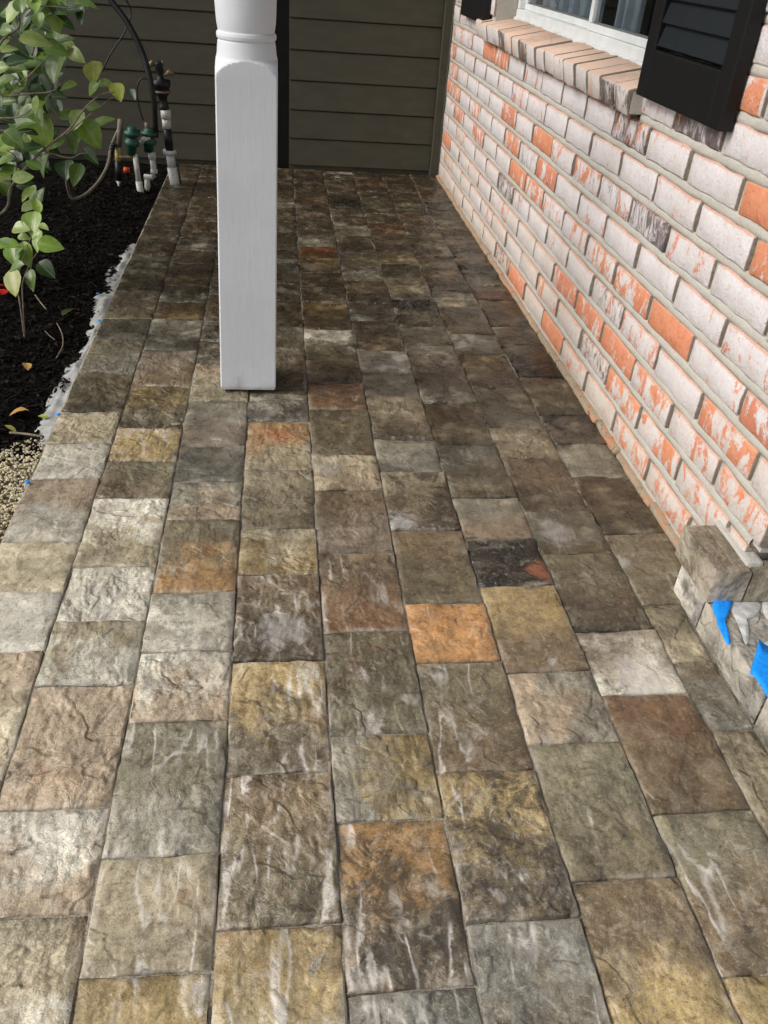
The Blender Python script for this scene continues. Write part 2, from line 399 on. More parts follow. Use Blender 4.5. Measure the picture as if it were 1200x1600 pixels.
# planting bed left of the path: one uneven sheet
def bed_z(x, y):
    e = min(1, max(0, (-.54 - x) / .25))
    return -.018 + .045 * e * (noise.noise((x * 3, y * 3, 1)) * .6 + .5) + .012 * noise.noise((x * 13, y * 13, 4))
bm = bmesh.new(); NX, NY = 46, 110
gv = [[bm.verts.new((-.515 - 1.9 * i / NX, 1.66 + 2.9 * j / NY, bed_z(-.515 - 1.9 * i / NX, 1.66 + 2.9 * j / NY))) for j in range(NY + 1)] for i in range(NX + 1)]
for i in range(NX):
    for j in range(NY): bm.faces.new((gv[i][j], gv[i + 1][j], gv[i + 1][j + 1], gv[i][j + 1]))
bed = link('planting_bed', from_bm(bm, 'planting_bed', True), 'mulch'); tag(bed, kind='structure')

# ------------------------------------------------------------------ paved path
bm = bmesh.new(); NX, NY = 90, 300
gv = [[bm.verts.new((-.53 + 1.34 * i / NX, -.4 + 4.92 * j / NY, -.0034 + .0020 * noise.noise((i * .9, j * .9, 0)) + .0012 * noise.noise((i * .21, j * .23, 5)))) for j in range(NY + 1)] for i in range(NX + 1)]
for i in range(NX):
    for j in range(NY): bm.faces.new((gv[i][j], gv[i + 1][j], gv[i + 1][j + 1], gv[i][j + 1]))
for ln in ([r[0] for r in gv], [r[-1] for r in gv], gv[0], gv[-1]):
    dn = [bm.verts.new((v.co.x, v.co.y, -.085)) for v in ln]
    for k in range(len(ln) - 1): bm.faces.new((ln[k], ln[k + 1], dn[k + 1], dn[k]))
path = link('paved_path', from_bm(bm, 'sand_bed', True), 'sand')
tag(path, kind='structure')
S, L = .150, .225
def paver_mesh(wd, ln, seed, thick=.06, edge=.0032, cleft=.0034):
    rnd = random.Random(seed)
    hx, hy = wd / 2 - .0004, ln / 2 - .0004
    nx, ny = max(5, int(wd / .012)), max(6, int(ln / .012))
    def axis(h, n):
        return [-h, -h + edge] + [-h + edge + (2 * h - 2 * edge) * k / (n - 2) for k in range(1, n - 2)] + [h - edge, h]
    xs, ys = axis(hx, nx), axis(hy, ny)
    bm = bmesh.new(); gr = []
    so = rnd.uniform(0, 100)
    for i, x in enumerate(xs):
        rw = []
        for j, y in enumerate(ys):
            ex, ey = i in (0, len(xs) - 1), j in (0, len(ys) - 1)
            px, py = x, y
            wob = .0024 * noise.noise((x * 30 + so, y * 30, so)) + .0028 * noise.noise((x * 95, y * 95, so + 3))
            if ex: px -= math.copysign(abs(wob), x)
            if ey: py -= math.copysign(abs(wob), y)
            z = cleft * noise.noise((x * 16 + so, y * 9, so * 2)) + cleft * .7 * noise.noise((x * 40, y * 34 + so, so))
            st = noise.noise((x * 7 + so * 3, y * 11 + so, 8))
            if st > .12: z += cleft * .7
            z = max(z, -.0014) + .0006
            if ex or ey: z -= .0016 + .0016 * rnd.random()
            rw.append(bm.verts.new((px, py, z)))
        gr.append(rw)
    for i in range(len(xs) - 1):
        for j in range(len(ys) - 1): bm.faces.new((gr[i][j], gr[i + 1][j], gr[i + 1][j + 1], gr[i][j + 1]))
    rim = [gr[i][0] for i in range(len(xs))] + [gr[-1][j] for j in range(1, len(ys))] + [gr[i][-1] for i in range(len(xs) - 2, -1, -1)] + [gr[0][j] for j in range(len(ys) - 2, 0, -1)]
    low = [bm.verts.new((v.co.x, v.co.y, -thick)) for v in rim]
    for k in range(len(rim)):
        bm.faces.new((rim[k], low[k], low[(k + 1) % len(rim)], rim[(k + 1) % len(rim)]))
    me = from_bm(bm, 'paver', True); me.set_sharp_from_angle(angle=rad(50)); me.materials.append(MAT['paver']); return me
PM = {}
def get_paver(wd, ln):
    k = (round(wd, 3), round(ln, 3))
    if k not in PM: PM[k] = [paver_mesh(wd, ln, 17 * len(PM) + s) for s in range(4 if wd > .14 else 3)]
    return PM[k]

TONE = {'T': (186, 174, 155), 'G': (170, 166, 158), 'W': (234, 230, 226), 'B': (150, 132, 112), 'O': (146, 136, 118), 'Y': (188, 166, 126),
        'R': (210, 160, 114), 'K': (46, 43, 41), 'P': (196, 177, 160), 'D': (124, 113, 100), 'S': (146, 144, 141), 'C': (230, 218, 198),
        'N': (152, 122, 100), 'U': (166, 152, 143), 'E': (156, 150, 132), 'A': (186, 150, 110)}
# per column: x of both joints, y of the anchor joint, then pavers from there away from the camera:
# size + far tone + near tone (+ 'v' painted ridge highlights with lime bloom, 'x' dark stains, '|' tones change across instead of along)
CX = [-.527, -.382, -.230, -.080, .072, .223, .371, .519, .669, .808]
COLS = [
 (1.037, 'SWW SCC LPW SWW SCT LOO LEG SGG LDO LOO SGD LEB SDO LBD SDO LOD SBE LDO SBD', 'LPC LTW SGT LGT SPG'),
 (.584, 'SWP LPP STW SWW LWT SEB SYYv LYO LUB LWG SBY SOG LDB SBO SDW LBO SDB LOB SBD LOD SDB LOD', 'LTW SGT LGT SBG'),
 (.505, 'STTv LEGv SWP SGW LOA SGP SGS LGU LPT STW SDGx LBO SUG LOB SGD LBO SDB LOD SBD LDO SOB LDO', 'LYTv SGT LTB'),
 (.551, 'LBOv LYDv LBDv SCY LTO LAT SWS SDD SGB SWT LBOx SDE LGO SDG LDO SBG LOD SGW LDB SDO LBD', 'LYTv SGB LTG'),
 (.466, 'LADvx SYG| LOEv LBNv LBU SCP LOO SNN SBO LWO LYB SOB SDB SYO SRN LOG SED LDB LON SDB LBD SOD', 'LSSv SBG'),
 (.538, 'LYDvx LOBv SRR LBO LTDx SGS LTD SGG SWW LDB SDS LBD SGW SGT LOD SWE SBO SDO LDK SBD LDO', 'LSDv SGT LBO'),
 (.584, 'LEO SGP| LYB SKKx SGP LSO LBO LUG SWT SGO LKO SCD LDO STY SBD LNB SBO LED SDO LND SDB LDO', 'LBY SOG LBO'),
 (.453, 'LEBv LNB SUW LOD SGO LBD STT LEG LYB SWG LDB SGT LBD SNO LOD SBD LND SED LDB SDO LBD SDB LDO', 'LYY SGT LBO'),
 (.821, 'SDS STC LOO LBO SGG SKU LBE LDK SDD LBD SND LKG SOD LBD SBD LDO SKD LND SDB LDB', 'LTT SGT LPG SUO LTG'),
]
rp = random.Random(3)
def gpt(px, py):
    d = ray(px, py); t = -CAM_H / d.z; return d.x * t, d.y * t
SPOTS = [gpt(px, py) + (r_, c_) for px, py, r_, c_ in ((872, 836, .040, (214, 210, 204)), (852, 890, .026, (176, 112, 80)), (632, 818, .032, (214, 212, 206)), (440, 985, .038, (206, 200, 194)),
         (968, 880, .022, (206, 202, 196)), (1000, 1062, .05, (208, 200, 190)), (435, 680, .034, (190, 126, 88)), (598, 570, .032, (196, 192, 184)), (758, 540, .040, (198, 194, 184)),
         (820, 690, .036, (176, 164, 148)), (505, 735, .026, (200, 192, 180)), (500, 392, .06, (150, 74, 44)), (765, 465, .05, (116, 66, 48)))]
def put_paver(parent, x0, x1, y0, y1, code, top=0.0, name='paver'):
    wd, ln = x1 - x0, y1 - y0
    q = wd
    me = rp.choice(get_paver(q, ln))
    o = link(name, me, None, parent, ((x0 + x1) / 2, (y0 + y1) / 2, top + rp.uniform(-.0016, .0012)), (rp.uniform(-.006, .006), rp.uniform(-.006, .006), rp.choice((0, math.pi)) + rp.uniform(-.006, .006)))
    flip = abs(o.rotation_euler.z) > 1
    a, b = TONE[code[1]], TONE[code[2]]
    if flip: a, b = b, a
    k = rp.uniform(.80, .95); tn = (1.0, .995, .90)
    o['tone_a'] = [v * k * q_ for v, q_ in zip(lin(a), tn)]; o['tone_b'] = [v * k * q_ for v, q_ in zip(lin(b), tn)]
    o['glint_lime'] = 1.0 if 'v' in code else rp.uniform(0, .55); o['stain'] = 1.0 if 'x' in code else rp.uniform(0, .6)
    o['axis'] = 1.0 if '|' in code else 0.0; o['half_size'] = [wd / 2, ln / 2, 0.0]
    yc, xc = (y0 + y1) / 2, (x0 + x1) / 2
    o['spot'] = [0.0, 0.0, 0.0]; o['spot_tone'] = [.5, .5, .5]
    for (sx, sy, sr, sc) in SPOTS:
        if x0 < sx < x1 and y0 < sy < y1:
            f = -1 if flip else 1
            o['spot'] = [f * (sx - xc), f * (sy - yc), sr]; o['spot_tone'] = list(lin(sc))
    o['damp_shade'] = max(0.0, min(1.0, (yc - .75 + .65 * xc) / 1.5 + rp.uniform(-.35, .25)))  # grows to the far end and right: dampness plus painted shade
    return o
for c, (y0, far, near) in enumerate(COLS):
    xa, xb = CX[c], CX[c + 1]
    y = y0
    for code in far.split():
        ln = S if code[0] == 'S' else L
        if y > 4.49: break
        y1 = min(y + ln, 4.51)
        if 4.51 - y1 < .06: y1 = 4.51
        xr = xb
        if c == 8: xr = .806 if y > 1.1 else .744
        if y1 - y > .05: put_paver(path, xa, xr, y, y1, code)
        y = y1
    y = y0
    for code in near.split():
        ln = S if code[0] == 'S' else L
        if y - ln < -.4: break
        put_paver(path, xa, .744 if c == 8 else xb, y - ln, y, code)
        y -= ln

# ------------------------------------------------------------------ step edging on the right
step = empty('stone_step', (.746, 1.05, 0))
tag(step, 'unfinished grey stone step at the brick corner, capped only at its far end', 'step')
def step_paver(x0, x1, y0, y1, code, top, thick):
    me = paver_mesh(x1 - x0, y1 - y0, int(y0 * 1000) + 5, thick, .002, .0006)
    o = link('riser_stone' if top < .09 else 'cap_stone', me, None, step, ((x0 + x1) / 2 - .746, (y0 + y1) / 2 - 1.05, top))
    o['tone_a'] = list(lin(TONE[code[1]])); o['tone_b'] = list(lin(TONE[code[2]])); o['glint_lime'] = .2; o['stain'] = .2; o['axis'] = 0.0; o['damp_shade'] = 0.0; o['half_size'] = [(x1 - x0) / 2, (y1 - y0) / 2, 0.0]; o['spot'] = [0.0, 0.0, 0.0]; o['spot_tone'] = [.5, .5, .5]
    return o
ys = [1.166, 1.056, .83, .60, .375, .15, -.08, -.3]
for i in range(len(ys) - 1):
    step_paver(.746, .896, ys[i + 1] + .001, ys[i] - .001, ['SWS', 'SGS', 'SGG', 'SGS', 'SGG', 'STG', 'SGG'][i], .066, .066)
cap = step_paver(.740, .8075, 1.045, 1.188, 'LOD', .137, .066); cap['stain'] = .4; cap['glint_lime'] = .2
cap = step_paver(.8085, .960, 1.045, 1.080, 'LOO', .137, .066); cap['stain'] = .5; cap['glint_lime'] = .2
box('mortar_fillet', (.803 - .746, .010, .12), (.835 - .746, .145, .146), 'mortar', step, .008)
box('landing_slab', (.15, -1.4, 0), (1.2, .04, .058), 'mortar', step)
# adhesive left on the bare riser tops
def blob_mesh(pts, z, th, name, seed):
    bm = bmesh.new(); n = len(pts); rnd = random.Random(seed)
    pl = spline([Vector((p[0], p[1], 0)) for p in pts + pts[:1]], 4)[:-1]
    cx = sum(p.x for p in pl) / len(pl); cy = sum(p.y for p in pl) / len(pl)
    a = [bm.verts.new((p.x, p.y, z)) for p in pl]
    b = [bm.verts.new((cx + (p.x - cx) * .86, cy + (p.y - cy) * .86, z + th * rnd.uniform(.7, 1))) for p in pl]
    ct = bm.verts.new((cx, cy, z + th))
    for k in range(len(pl)):
        q = (k + 1) % len(pl)
        bm.faces.new((a[k], a[q], b[q], b[k])); bm.faces.new((b[k], b[q], ct))
    return from_bm(bm, name, True)
def on_z(px, py, z):
    d = ray(px, py); t = (z - CAM_H) / d.z; return d.x * t, d.y * t
ZT = .0675
for s, pp in enumerate([[(1142, 926), (1160, 922), (1180, 928), (1188, 948), (1180, 962), (1168, 968), (1172, 990), (1166, 1006), (1158, 986), (1150, 966), (1140, 948)],
                        [(1192, 930), (1215, 926), (1225, 950), (1205, 968), (1193, 955)], [(1190, 1004), (1215, 1000), (1235, 1030), (1215, 1045), (1198, 1030)]]):
    link('adhesive_patch', blob_mesh([(a - .746, b - 1.05) for a, b in (on_z(u, v_, ZT + .002) for u, v_ in pp)], ZT, .0022, 'adhesive_patch', s), 'glue', step)
# blue tape stuck along the top edge of the step, one side curling up
def tape(pp, label, seed):
    pts = spline([Vector(on_z(u, v_, .0735) + (0,)) for u, v_ in pp + pp[:1]], 3)[:-1]
    bm = bmesh.new(); c = sum(pts, Vector()) / len(pts)
    top = [bm.verts.new((p.x, p.y, .0735 + .0016 * noise.noise((p.x * 60, p.y * 60, seed)) + .0015 * (k % 5 == 0))) for k, p in enumerate(pts)]
    ctr = bm.verts.new((c.x, c.y, .0745))
    mid = [bm.verts.new((c.x + (p.x - c.x) * .5, c.y + (p.y - c.y) * .5, .0742 + .0018 * noise.noise((p.x * 70, p.y * 70, seed + 3)))) for p in pts]
    for k in range(len(pts)):
        q = (k + 1) % len(pts)
        bm.faces.new((top[k], top[q], mid[q], mid[k])); bm.faces.new((mid[k], mid[q], ctr))
    o = link('tape_strip', from_bm(bm, 'tape_strip', True), 'tape'); md = o.modifiers.new('thick', 'SOLIDIFY'); md.thickness = .0006; md.offset = 0
    tag(o, label, 'tape', 'blue tape on the step edge'); return o
tape([(1123, 917), (1137, 922), (1144, 937), (1140, 953), (1132, 972), (1136, 988), (1142, 1002), (1138, 1008), (1130, 996), (1121, 976), (1119, 966), (1113, 948), (1118, 932)],
     'narrow curled strip of blue tape on the step edge beside the cap stone', 1)
tape([(1186, 1000), (1197, 1008), (1214, 1020), (1222, 1060), (1214, 1098), (1203, 1094), (1190, 1074), (1178, 1056), (1172, 1050), (1178, 1030)],
     'wide piece of blue tape on the step edge at the right border', 2)

# ------------------------------------------------------------------ brick wall
WX, PITCH, CH, Z0 = .81, .2262, .0757, .055
BL, BH, BD = .2155, .0605, .09
wall = empty('brick_wall', (WX, 1.06, 0))
tag(wall, 'house wall of orange bricks with worn white paint, right of the path', 'brick wall')
WO = Vector((WX, 1.06, 0))
def brick_mesh(ln, h, d, seed, nl=7):
    # front face looks to -x; built about its centre, front at x = 0
    rnd = random.Random(seed); bm = bmesh.new(); so = rnd.uniform(0, 90)
    r = .005
    ysx = [-ln / 2, -ln / 2 + r] + [-ln / 2 + r + (ln - 2 * r) * k / (nl - 1) for k in range(1, nl - 1)] + [ln / 2 - r, ln / 2]
    zs = [-h / 2, -h / 2 + r, 0, h / 2 - r, h / 2]
    gr = []
    for i, y in enumerate(ysx):
        rw = []
        for j, z in enumerate(zs):
            ey, ez = i in (0, len(ysx) - 1), j in (0, len(zs) - 1)
            x = .0022 * noise.noise((y * 30 + so, z * 40, so)) + (.0032 + .003 * max(0, noise.noise((y * 45, z * 45 + so, 3))) if (ey or ez) else 0) + (.002 + .005 * rnd.random() if ey and ez else 0)
            yy = y + (.0022 * noise.noise((z * 50, so, y * 30)) - (math.copysign(.002 * rnd.random(), y) if ey else 0))
            zz = z + (.0036 * noise.noise((y * 34, so + 5, 1)) - (math.copysign(.0016 * rnd.random(), z) if ez else 0))
            rw.append(bm.verts.new((x, yy, zz)))
        gr.append(rw)
    for i in range(len(ysx) - 1):
        for j in range(len(zs) - 1): bm.faces.new((gr[i][j], gr[i][j + 1], gr[i + 1][j + 1], gr[i + 1][j]))
    n, q = len(ysx), len(zs)
    rim = [gr[i][0] for i in range(n)] + [gr[-1][j] for j in range(1, q)] + [gr[i][-1] for i in range(n - 2, -1, -1)] + [gr[0][j] for j in range(q - 2, 0, -1)]
    bk = [bm.verts.new((d, v.co.y, v.co.z)) for v in rim]
    for k in range(len(rim)): bm.faces.new((rim[k], bk[k], bk[(k + 1) % len(rim)], rim[(k + 1) % len(rim)]))
    bm.faces.new(bk)
    me = from_bm(bm, 'brick', True); me.materials.append(MAT['brick']); return me
BM = {}
def get_brick(ln):
    k = round(ln, 2)
    if k not in BM: BM[k] = [brick_mesh(ln, BH, BD, 31 * len(BM) + s, max(3, int(ln / .03))) for s in range(6 if ln > .2 else 2)]
    return BM[k]
PHASE = [1.734, 1.611, 1.702, 1.603, 1.70, 1.60, 1.70, 1.59, 1.685, 1.578, 1.69, 1.58]
WORN = [(4, 1.81, .45), (4, 1.58, .1), (3, 1.29, .45), (4, 1.19, .45), (8, 1.39, .08), (7, 1.33, .28), (10, 1.50, .35), (6, 1.6, .7), (6, 3.11, .4), (6, 2.69, .2),
 (5, 3.04, .4), (5, 2.61, .4), (4, 2.93, .3), (4, 2.71, .45), (6, 2.26, .6), (7, 3.02, .6), (4, 2.04, .55), (0, 2.74, .2), (0, 2.31, .12), (2, 2.25, .38), (2, 2.04, .36),
 (2, 1.81, .2), (1, 1.7, .48), (0, 1.65, .62), (1, 1.49, .58), (7, 4.34, .35), (8, 3.57, .25), (8, 3.3, .35), (5, 3.68, .55), (6, 4.25, .5), (5, 4.36, .35), (5, 4.16, .45),
 (4, 4.16, .45), (4, 3.56, .55), (2, 4.3, .25), (5, 1.36, .72)]
SOOT = [(6, 1.81, .74), (6, 2.06, .52), (5, 2.79, .55), (1, 1.93, .62), (3, 2.0, .5), (3, 3.08, .7), (0, 2.95, .6), (8, 2.01, .66), (9, 1.67, .86), (3, 2.76, .45), (2, 1.93, .45), (11, 1.6, .6)]
WIN0, WIN1 = 1.995, 3.60
rb = random.Random(11)
def add_brick(k, ya, yb):
    ln = yb - ya - (PITCH - BL)
    if ln < .045: return
    o = link('brick', rb.choice(get_brick(ln)), None, wall, (rb.uniform(-.002, .002), (ya + yb) / 2 - WO.y, Z0 + CH * k + rb.uniform(-.0012, .0012)),
             (rb.uniform(-.008, .008), 0, rb.uniform(-.006, .006)))
    ym = (ya + yb) / 2
    pa = rb.choice((.64, .72, .8, .86, .9, .94, .98, 1.0))
    for kk, yy, cv in WORN:
        if kk == k and ya <= yy < yb: pa = cv
    if k <= 1 and ym < 2: pa = min(pa, .9)
    so = 0.0
    for kk, yy, cv in SOOT:
        if kk == k and ya <= yy < yb: so = cv
    if so == 0: so = rb.uniform(.0, .12)
    o['paint'] = float(pa); o['soot'] = float(so)
    o['soil'] = max(0.0, min(1.0, .75 - .17 * k + rb.uniform(-.2, .2)))
for k in range(13):
    ph = PHASE[k] if k < 12 else 1.69
    y = ph - PITCH * 4
    while y < 4.44:
        ya, yb = y, y + PITCH
        y += PITCH
        lo, hi = (1.086 if k < 2 else 1.056, 4.45)
        a, b = max(ya, lo), min(yb, hi)
        if b - a < .05: continue
        if k < 9: add_brick(k, a, b)
        else:
            s0, s1 = (WIN0, 3.735) if k == 9 else (WIN0, WIN1)
            if a < s0: add_brick(k, a, min(b, s0))
            if b > s1: add_brick(k, max(a, s1), b)
# mortar behind the bricks, set back; solid house wall beneath, beside and above the window
MB = .009
mb = bmesh.new()
box_into(mb, (MB, .034, -.06), (.20, 3.44, .166)); box_into(mb, (MB, .004, .1661), (.20, 3.44, .6855))
box_into(mb, (MB, .004, .6855), (.20, WIN0 - WO.y, 2.4)); box_into(mb, (MB, WIN1 - WO.y, .6855), (.20, 3.44, 2.4))
link('mortar', from_bm(mb, 'mortar'), 'mortar', wall)
# bed joints stand further forward than the head joints, smeared and uneven
for k in range(13):
    bm = bmesh.new(); zc = Z0 + CH * (k + .5); n = 150; prev = None
    spans = [(.03 if k < 2 else .006, 3.385)] if k < 8 else [(.006, WIN0 - WO.y - .004), (3.735 - WO.y if k < 10 else WIN1 - WO.y + .004, 3.385)]
    for (q0, q1) in spans:
        prev = None; n = max(8, int((q1 - q0) / .02))
        for i in range(n + 1):
            y = q0 + (q1 - q0) * i / n
            a = .0030 + .0022 * noise.noise((y * 14, k * 3.1, 2)); h2 = .0098 + .0022 * noise.noise((y * 21, k * 5.3, 9)); zo = .0018 * noise.noise((y * 9, k * 7.7, 4))
            ring = [bm.verts.new(p) for p in ((.02, y, zc + zo - h2), (a + .0012, y, zc + zo - h2 + .0005), (a, y, zc + zo - .002), (a + .0006, y, zc + zo + .004), (a + .0030, y, zc + zo + h2 - .0005), (.02, y, zc + zo + h2))]
            if prev:
                for m in range(5): bm.faces.new((prev[m], prev[m + 1], ring[m + 1], ring[m]))
            prev = ring
    link('bed_joint', from_bm(bm, 'bed_joint', True), 'mortar', wall)
mb = bmesh.new(); box_into(mb, (0, WIN0 - WO.y + .002, 1.85), (.20, WIN1 - WO.y - .002, 2.4)); link('lintel', from_bm(mb, 'lintel'), 'mortar', wall)
mb = bmesh.new(); box_into(mb, (-.004, .0, 1.045), (MB - .001, WIN0 - WO.y, 2.4)); box_into(mb, (-.004, WIN1 - WO.y, 1.045), (MB - .001, 3.44, 2.4))
link('upper_wall', from_bm(mb, 'upper_wall'), 'mortar', wall)
# foot strip of broken brick and mortar along the paving
y = 1.245; rs = random.Random(5)
while y < 4.44:
    ln = rs.uniform(.15, .23)
    h = .018 + rs.uniform(-.003, .004)
    me = brick_mesh(ln - .004, .026, .05, int(y * 777), 6); me.materials[0] = MAT['foot']
    o = link('foot_brick', me, None, wall, (-.006 + rs.uniform(-.002, .002), y + ln / 2 - WO.y, .000 + rs.uniform(-.003, .003)), (rs.uniform(-.02, .02), 0, rs.uniform(-.02, .02)))
    o['paint'] = rs.uniform(.2, .75); o['soot'] = rs.uniform(0, .4); o['soil'] = .9
    y += ln
# sill of header bricks
SLOPE = math.atan2(.034, .125)
n_s = 17; yb0, yb1 = 1.982, 3.738
for i in range(n_s):
    pw = (yb1 - yb0) / n_s
    yc = yb0 + pw * (i + .5)
    me = brick_mesh(pw - .010 + rb.uniform(-.003, .003), .058, .16, 900 + i, 4)
    me.materials.clear(); me.materials.append(MAT['sill'])
    o = link('sill_brick', me, None, wall, (.775 - WX + rb.uniform(-.0025, .0025), yc - WO.y, .7275 + rb.uniform(-.002, .002)), (rb.uniform(-.03, .03), -SLOPE * .8, rb.uniform(-.02, .02)))
    o['paint'] = rb.choice((.62, .72, .8, .9, .98)); o['soot'] = .85 if i in (12, 9, 1) else (.6 if i == 0 else rb.choice((.1, .2, .38))); o['soil'] = .3
mb = bmesh.new()
vs_ = box_into(mb, (.785 - WX, yb0 - WO.y + .006, .705), (.93 - WX, yb1 - WO.y - .006, .752))
for v in vs_:
    if v.co.z > .74: v.co.z = .749 if v.co.x < .0 else .785
link('sill_mortar', from_bm(mb, 'sill_mortar'), 'mortar', wall)

# ------------------------------------------------------------------ window
win = empty('sliding_window', (.90, 2.8, .79))
tag(win, 'white vinyl sliding window above the brick sill', 'window')
def wbox(name, x0, x1, y0, y1, z0, z1, mat, parent=win, bev=.003):
    return box(name, (x0 - .90, y0 - 2.8, z0 - .79), (x1 - .90, y1 - 2.8, z1 - .79), mat, parent, bev)
fr = wbox('frame', .895, .96, WIN0 + .002, WIN1 - .002, .770, .812, 'vinyl')
wbox('frame_jamb', .897, .96, WIN1 - .030, WIN1 - .003, .8125, 1.84, 'vinyl')
wbox('frame_jamb', .897, .96, WIN0 + .003, WIN0 + .03, .8125, 1.84, 'vinyl')
wbox('frame_head', .898, .96, WIN0 + .031, WIN1 - .031, 1.80, 1.84, 'vinyl')
wbox('track_lip', .886, .8945, WIN0 + .01, WIN1 - .01, .772, .786, 'vinyl', win, .002)
for (a, b, x) in ((2.76, 3.568, .917), (2.027, 2.757, .905)):
    sash = wbox('sash', x, x + .022, a, b, .8125, .832, 'vinyl')
    def sb(nm, *q):
        o = box(nm, (q[0] - .90, q[2] - 2.8, q[4] - .79), (q[1] - .90, q[3] - 2.8, q[5] - .79), q[6], sash, .002); return o
    sb('stile', x, x + .022, a, a + .028, .8323, 1.795, 'vinyl'); sb('stile', x, x + .022, b - .028, b, .8323, 1.795, 'vinyl')
    sb('seal', x + .006, x + .016, a + .0285, b - .0285, .8323, .837, 'seal')
    gp = box('pane', (x + .010 - .90, a + .0285 - 2.8, .8372 - .79), (x + .014 - .90, b - .0285 - 2.8, 1.795 - .79), 'glass', sash)
# room behind
bm = bmesh.new()
for f in ((( .97, 1.9, .74), (.97, 3.7, .74), (2.6, 3.7, .74), (2.6, 1.9, .74)), ((2.6, 1.9, .74), (2.6, 3.7, .74), (2.6, 3.7, 2.0), (2.6, 1.9, 2.0)),
          ((.97, 3.7, .74), (2.6, 3.7, .74), (2.6, 3.7, 2.0), (.97, 3.7, 2.0)), ((.97, 1.9, .74), (2.6, 1.9, .74), (2.6, 1.9, 2.0), (.97, 1.9, 2.0)), ((.97, 1.9, 2.0), (2.6, 1.9, 2.0), (2.6, 3.7, 2.0), (.97, 3.7, 2.0))):
    bm.faces.new([bm.verts.new(p) for p in f])
rm = link('room_interior', from_bm(bm, 'room_interior'), 'interior'); tag(rm, kind='structure')
box('inner_ledge', (.961, WIN0 - .05, .76), (1.10, WIN1 + .05, .80), 'vinyl', rm, .003)
def curtain(y0, y1, x, label):
    bm = bmesh.new(); n = 60; prev = None
    for i in range(n + 1):
        t = i / n; y = y0 + (y1 - y0) * t
        xx = x + .016 * math.sin(t * (y1 - y0) * 105) + .006 * math.sin(t * 31)
        a, b = bm.verts.new((xx, y, .803)), bm.verts.new((xx, y, 1.83))
        if prev: bm.faces.new((prev[0], a, b, prev[1]))
        prev = (a, b)
    o = link('curtain', from_bm(bm, 'curtain', True), 'curtain')
    md = o.modifiers.new('thick', 'SOLIDIFY'); md.thickness = .003
    tag(o, label, 'curtain', 'curtains behind the window'); return o
curtain(2.95, 3.56, .995, 'pale gathered curtain at the far end of the window')
curtain(2.58, 2.72, .985, 'pale narrow curtain behind the middle of the window')
curtain(2.02, 2.40, .99, 'pale curtain behind the window next to the near shutter')

# ------------------------------------------------------------------ shutters
def shutter(y0, y1, label):
    zb, zt, xf, th = .748, 1.86, .782, .026
    s = empty('window_shutter', (xf, (y0 + y1) / 2, zb)); tag(s, label, 'shutter', 'black louvred window shutters')
    ym = (y0 + y1) / 2; o = Vector((xf, ym, zb))
    def b(nm, x0, x1, a, c, d, e, mat='shutter', bev=.003):
        return box(nm, (x0 - o.x, a - o.y, d - o.z), (x1 - o.x, c - o.y, e - o.z), mat, s, bev)
    st = .052
    b('stile', xf, xf + th, y0, y0 + st, zb, zt); b('stile', xf, xf + th, y1 - st, y1, zb, zt)
    b('bottom_rail', xf + .0005, xf + th, y0 + st + .0005, y1 - st - .0005, zb, zb + .092)
    b('back_board', xf + th - .006, xf + th - .002, y0 + st + .001, y1 - st - .001, zb + .093, zt - .06)
    b('top_rail', xf + .0005, xf + th, y0 + st + .0005, y1 - st - .0005, zt - .058, zt)
    z = zb + .096; k = 0
    while z < zt - .10:
        bm = bmesh.new(); ya, yb_ = y0 + st + .002 - ym, y1 - st - .002 - ym
        sec = [(.003, 0), (.0075, -.003), (th - .009, .040), (th - .012, .043)]
        A = [bm.verts.new((x, ya, zz)) for x, zz in sec]; B = [bm.verts.new((x, yb_, zz)) for x, zz in sec]
        for i in range(4):
            j = (i + 1) % 4; bm.faces.new((A[i], A[j], B[j], B[i]))
        bm.faces.new(A); bm.faces.new(B)
        link('louver', from_bm(bm, 'louver'), 'louver', s, (0, 0, z + .004 - zb)); z += .042
    return s
shutter(1.545, 1.968, 'black louvred shutter on the near side of the window')
shutter(3.655, 4.135, 'black louvred shutter on the far side of the window, only its foot showing')

# ------------------------------------------------------------------ siding wall at the end of the path
def siding(x0, x1, yw, label):
    s = empty('siding_wall', ((x0 + x1) / 2, yw, 0)); tag(s, label, 'siding')
    xm = (x0 + x1) / 2
    bm = bmesh.new(); box_into(bm, (x0 - xm, .016, -.08), (x1 - xm, .12, 2.4)); link('backing', from_bm(bm, 'backing'), 'siding', s)
    z = .022; k = 0
    while z < 2.3:
        h = .130 if k else .126
        bm = bmesh.new()
        # lapped section: lower edge proud, upper edge set back
        sec = [(.016, 0), (.0, .0), (-.0015, .003), (.0035, h - .0055), (.007, h - .0032), (.016, h - .003)]
        A = [bm.verts.new((x0 - xm, y, zz)) for y, zz in sec]; B = [bm.verts.new((x1 - xm, y, zz)) for y, zz in sec]
        for i in range(len(sec)):
            j = (i + 1) % len(sec); bm.faces.new((A[i], A[j], B[j], B[i]))
        bm.faces.new(A); bm.faces.new(B)
        link('board', from_bm(bm, 'board'), 'siding', s, (0, 0, z)); z += h; k += 1
    return s
sw = siding(-2.6, -.075, 4.5, 'brown olive horizontal siding behind the shrub and the white post')
sw2 = siding(.052, .772, 4.5, 'dark olive horizontal siding between the white post and brick wall')
box('corner_trim', (.774 - .412, -.030, .004), (.8095 - .412, .02, 2.4), 'siding', sw2, .002)
gapo = box('recessed_post', (-.075, 4.56, -.02), (.052, 4.62, 2.4), 'dark_trim'); tag(gapo, 'black recess between the two siding panels right behind the white post', 'recess')

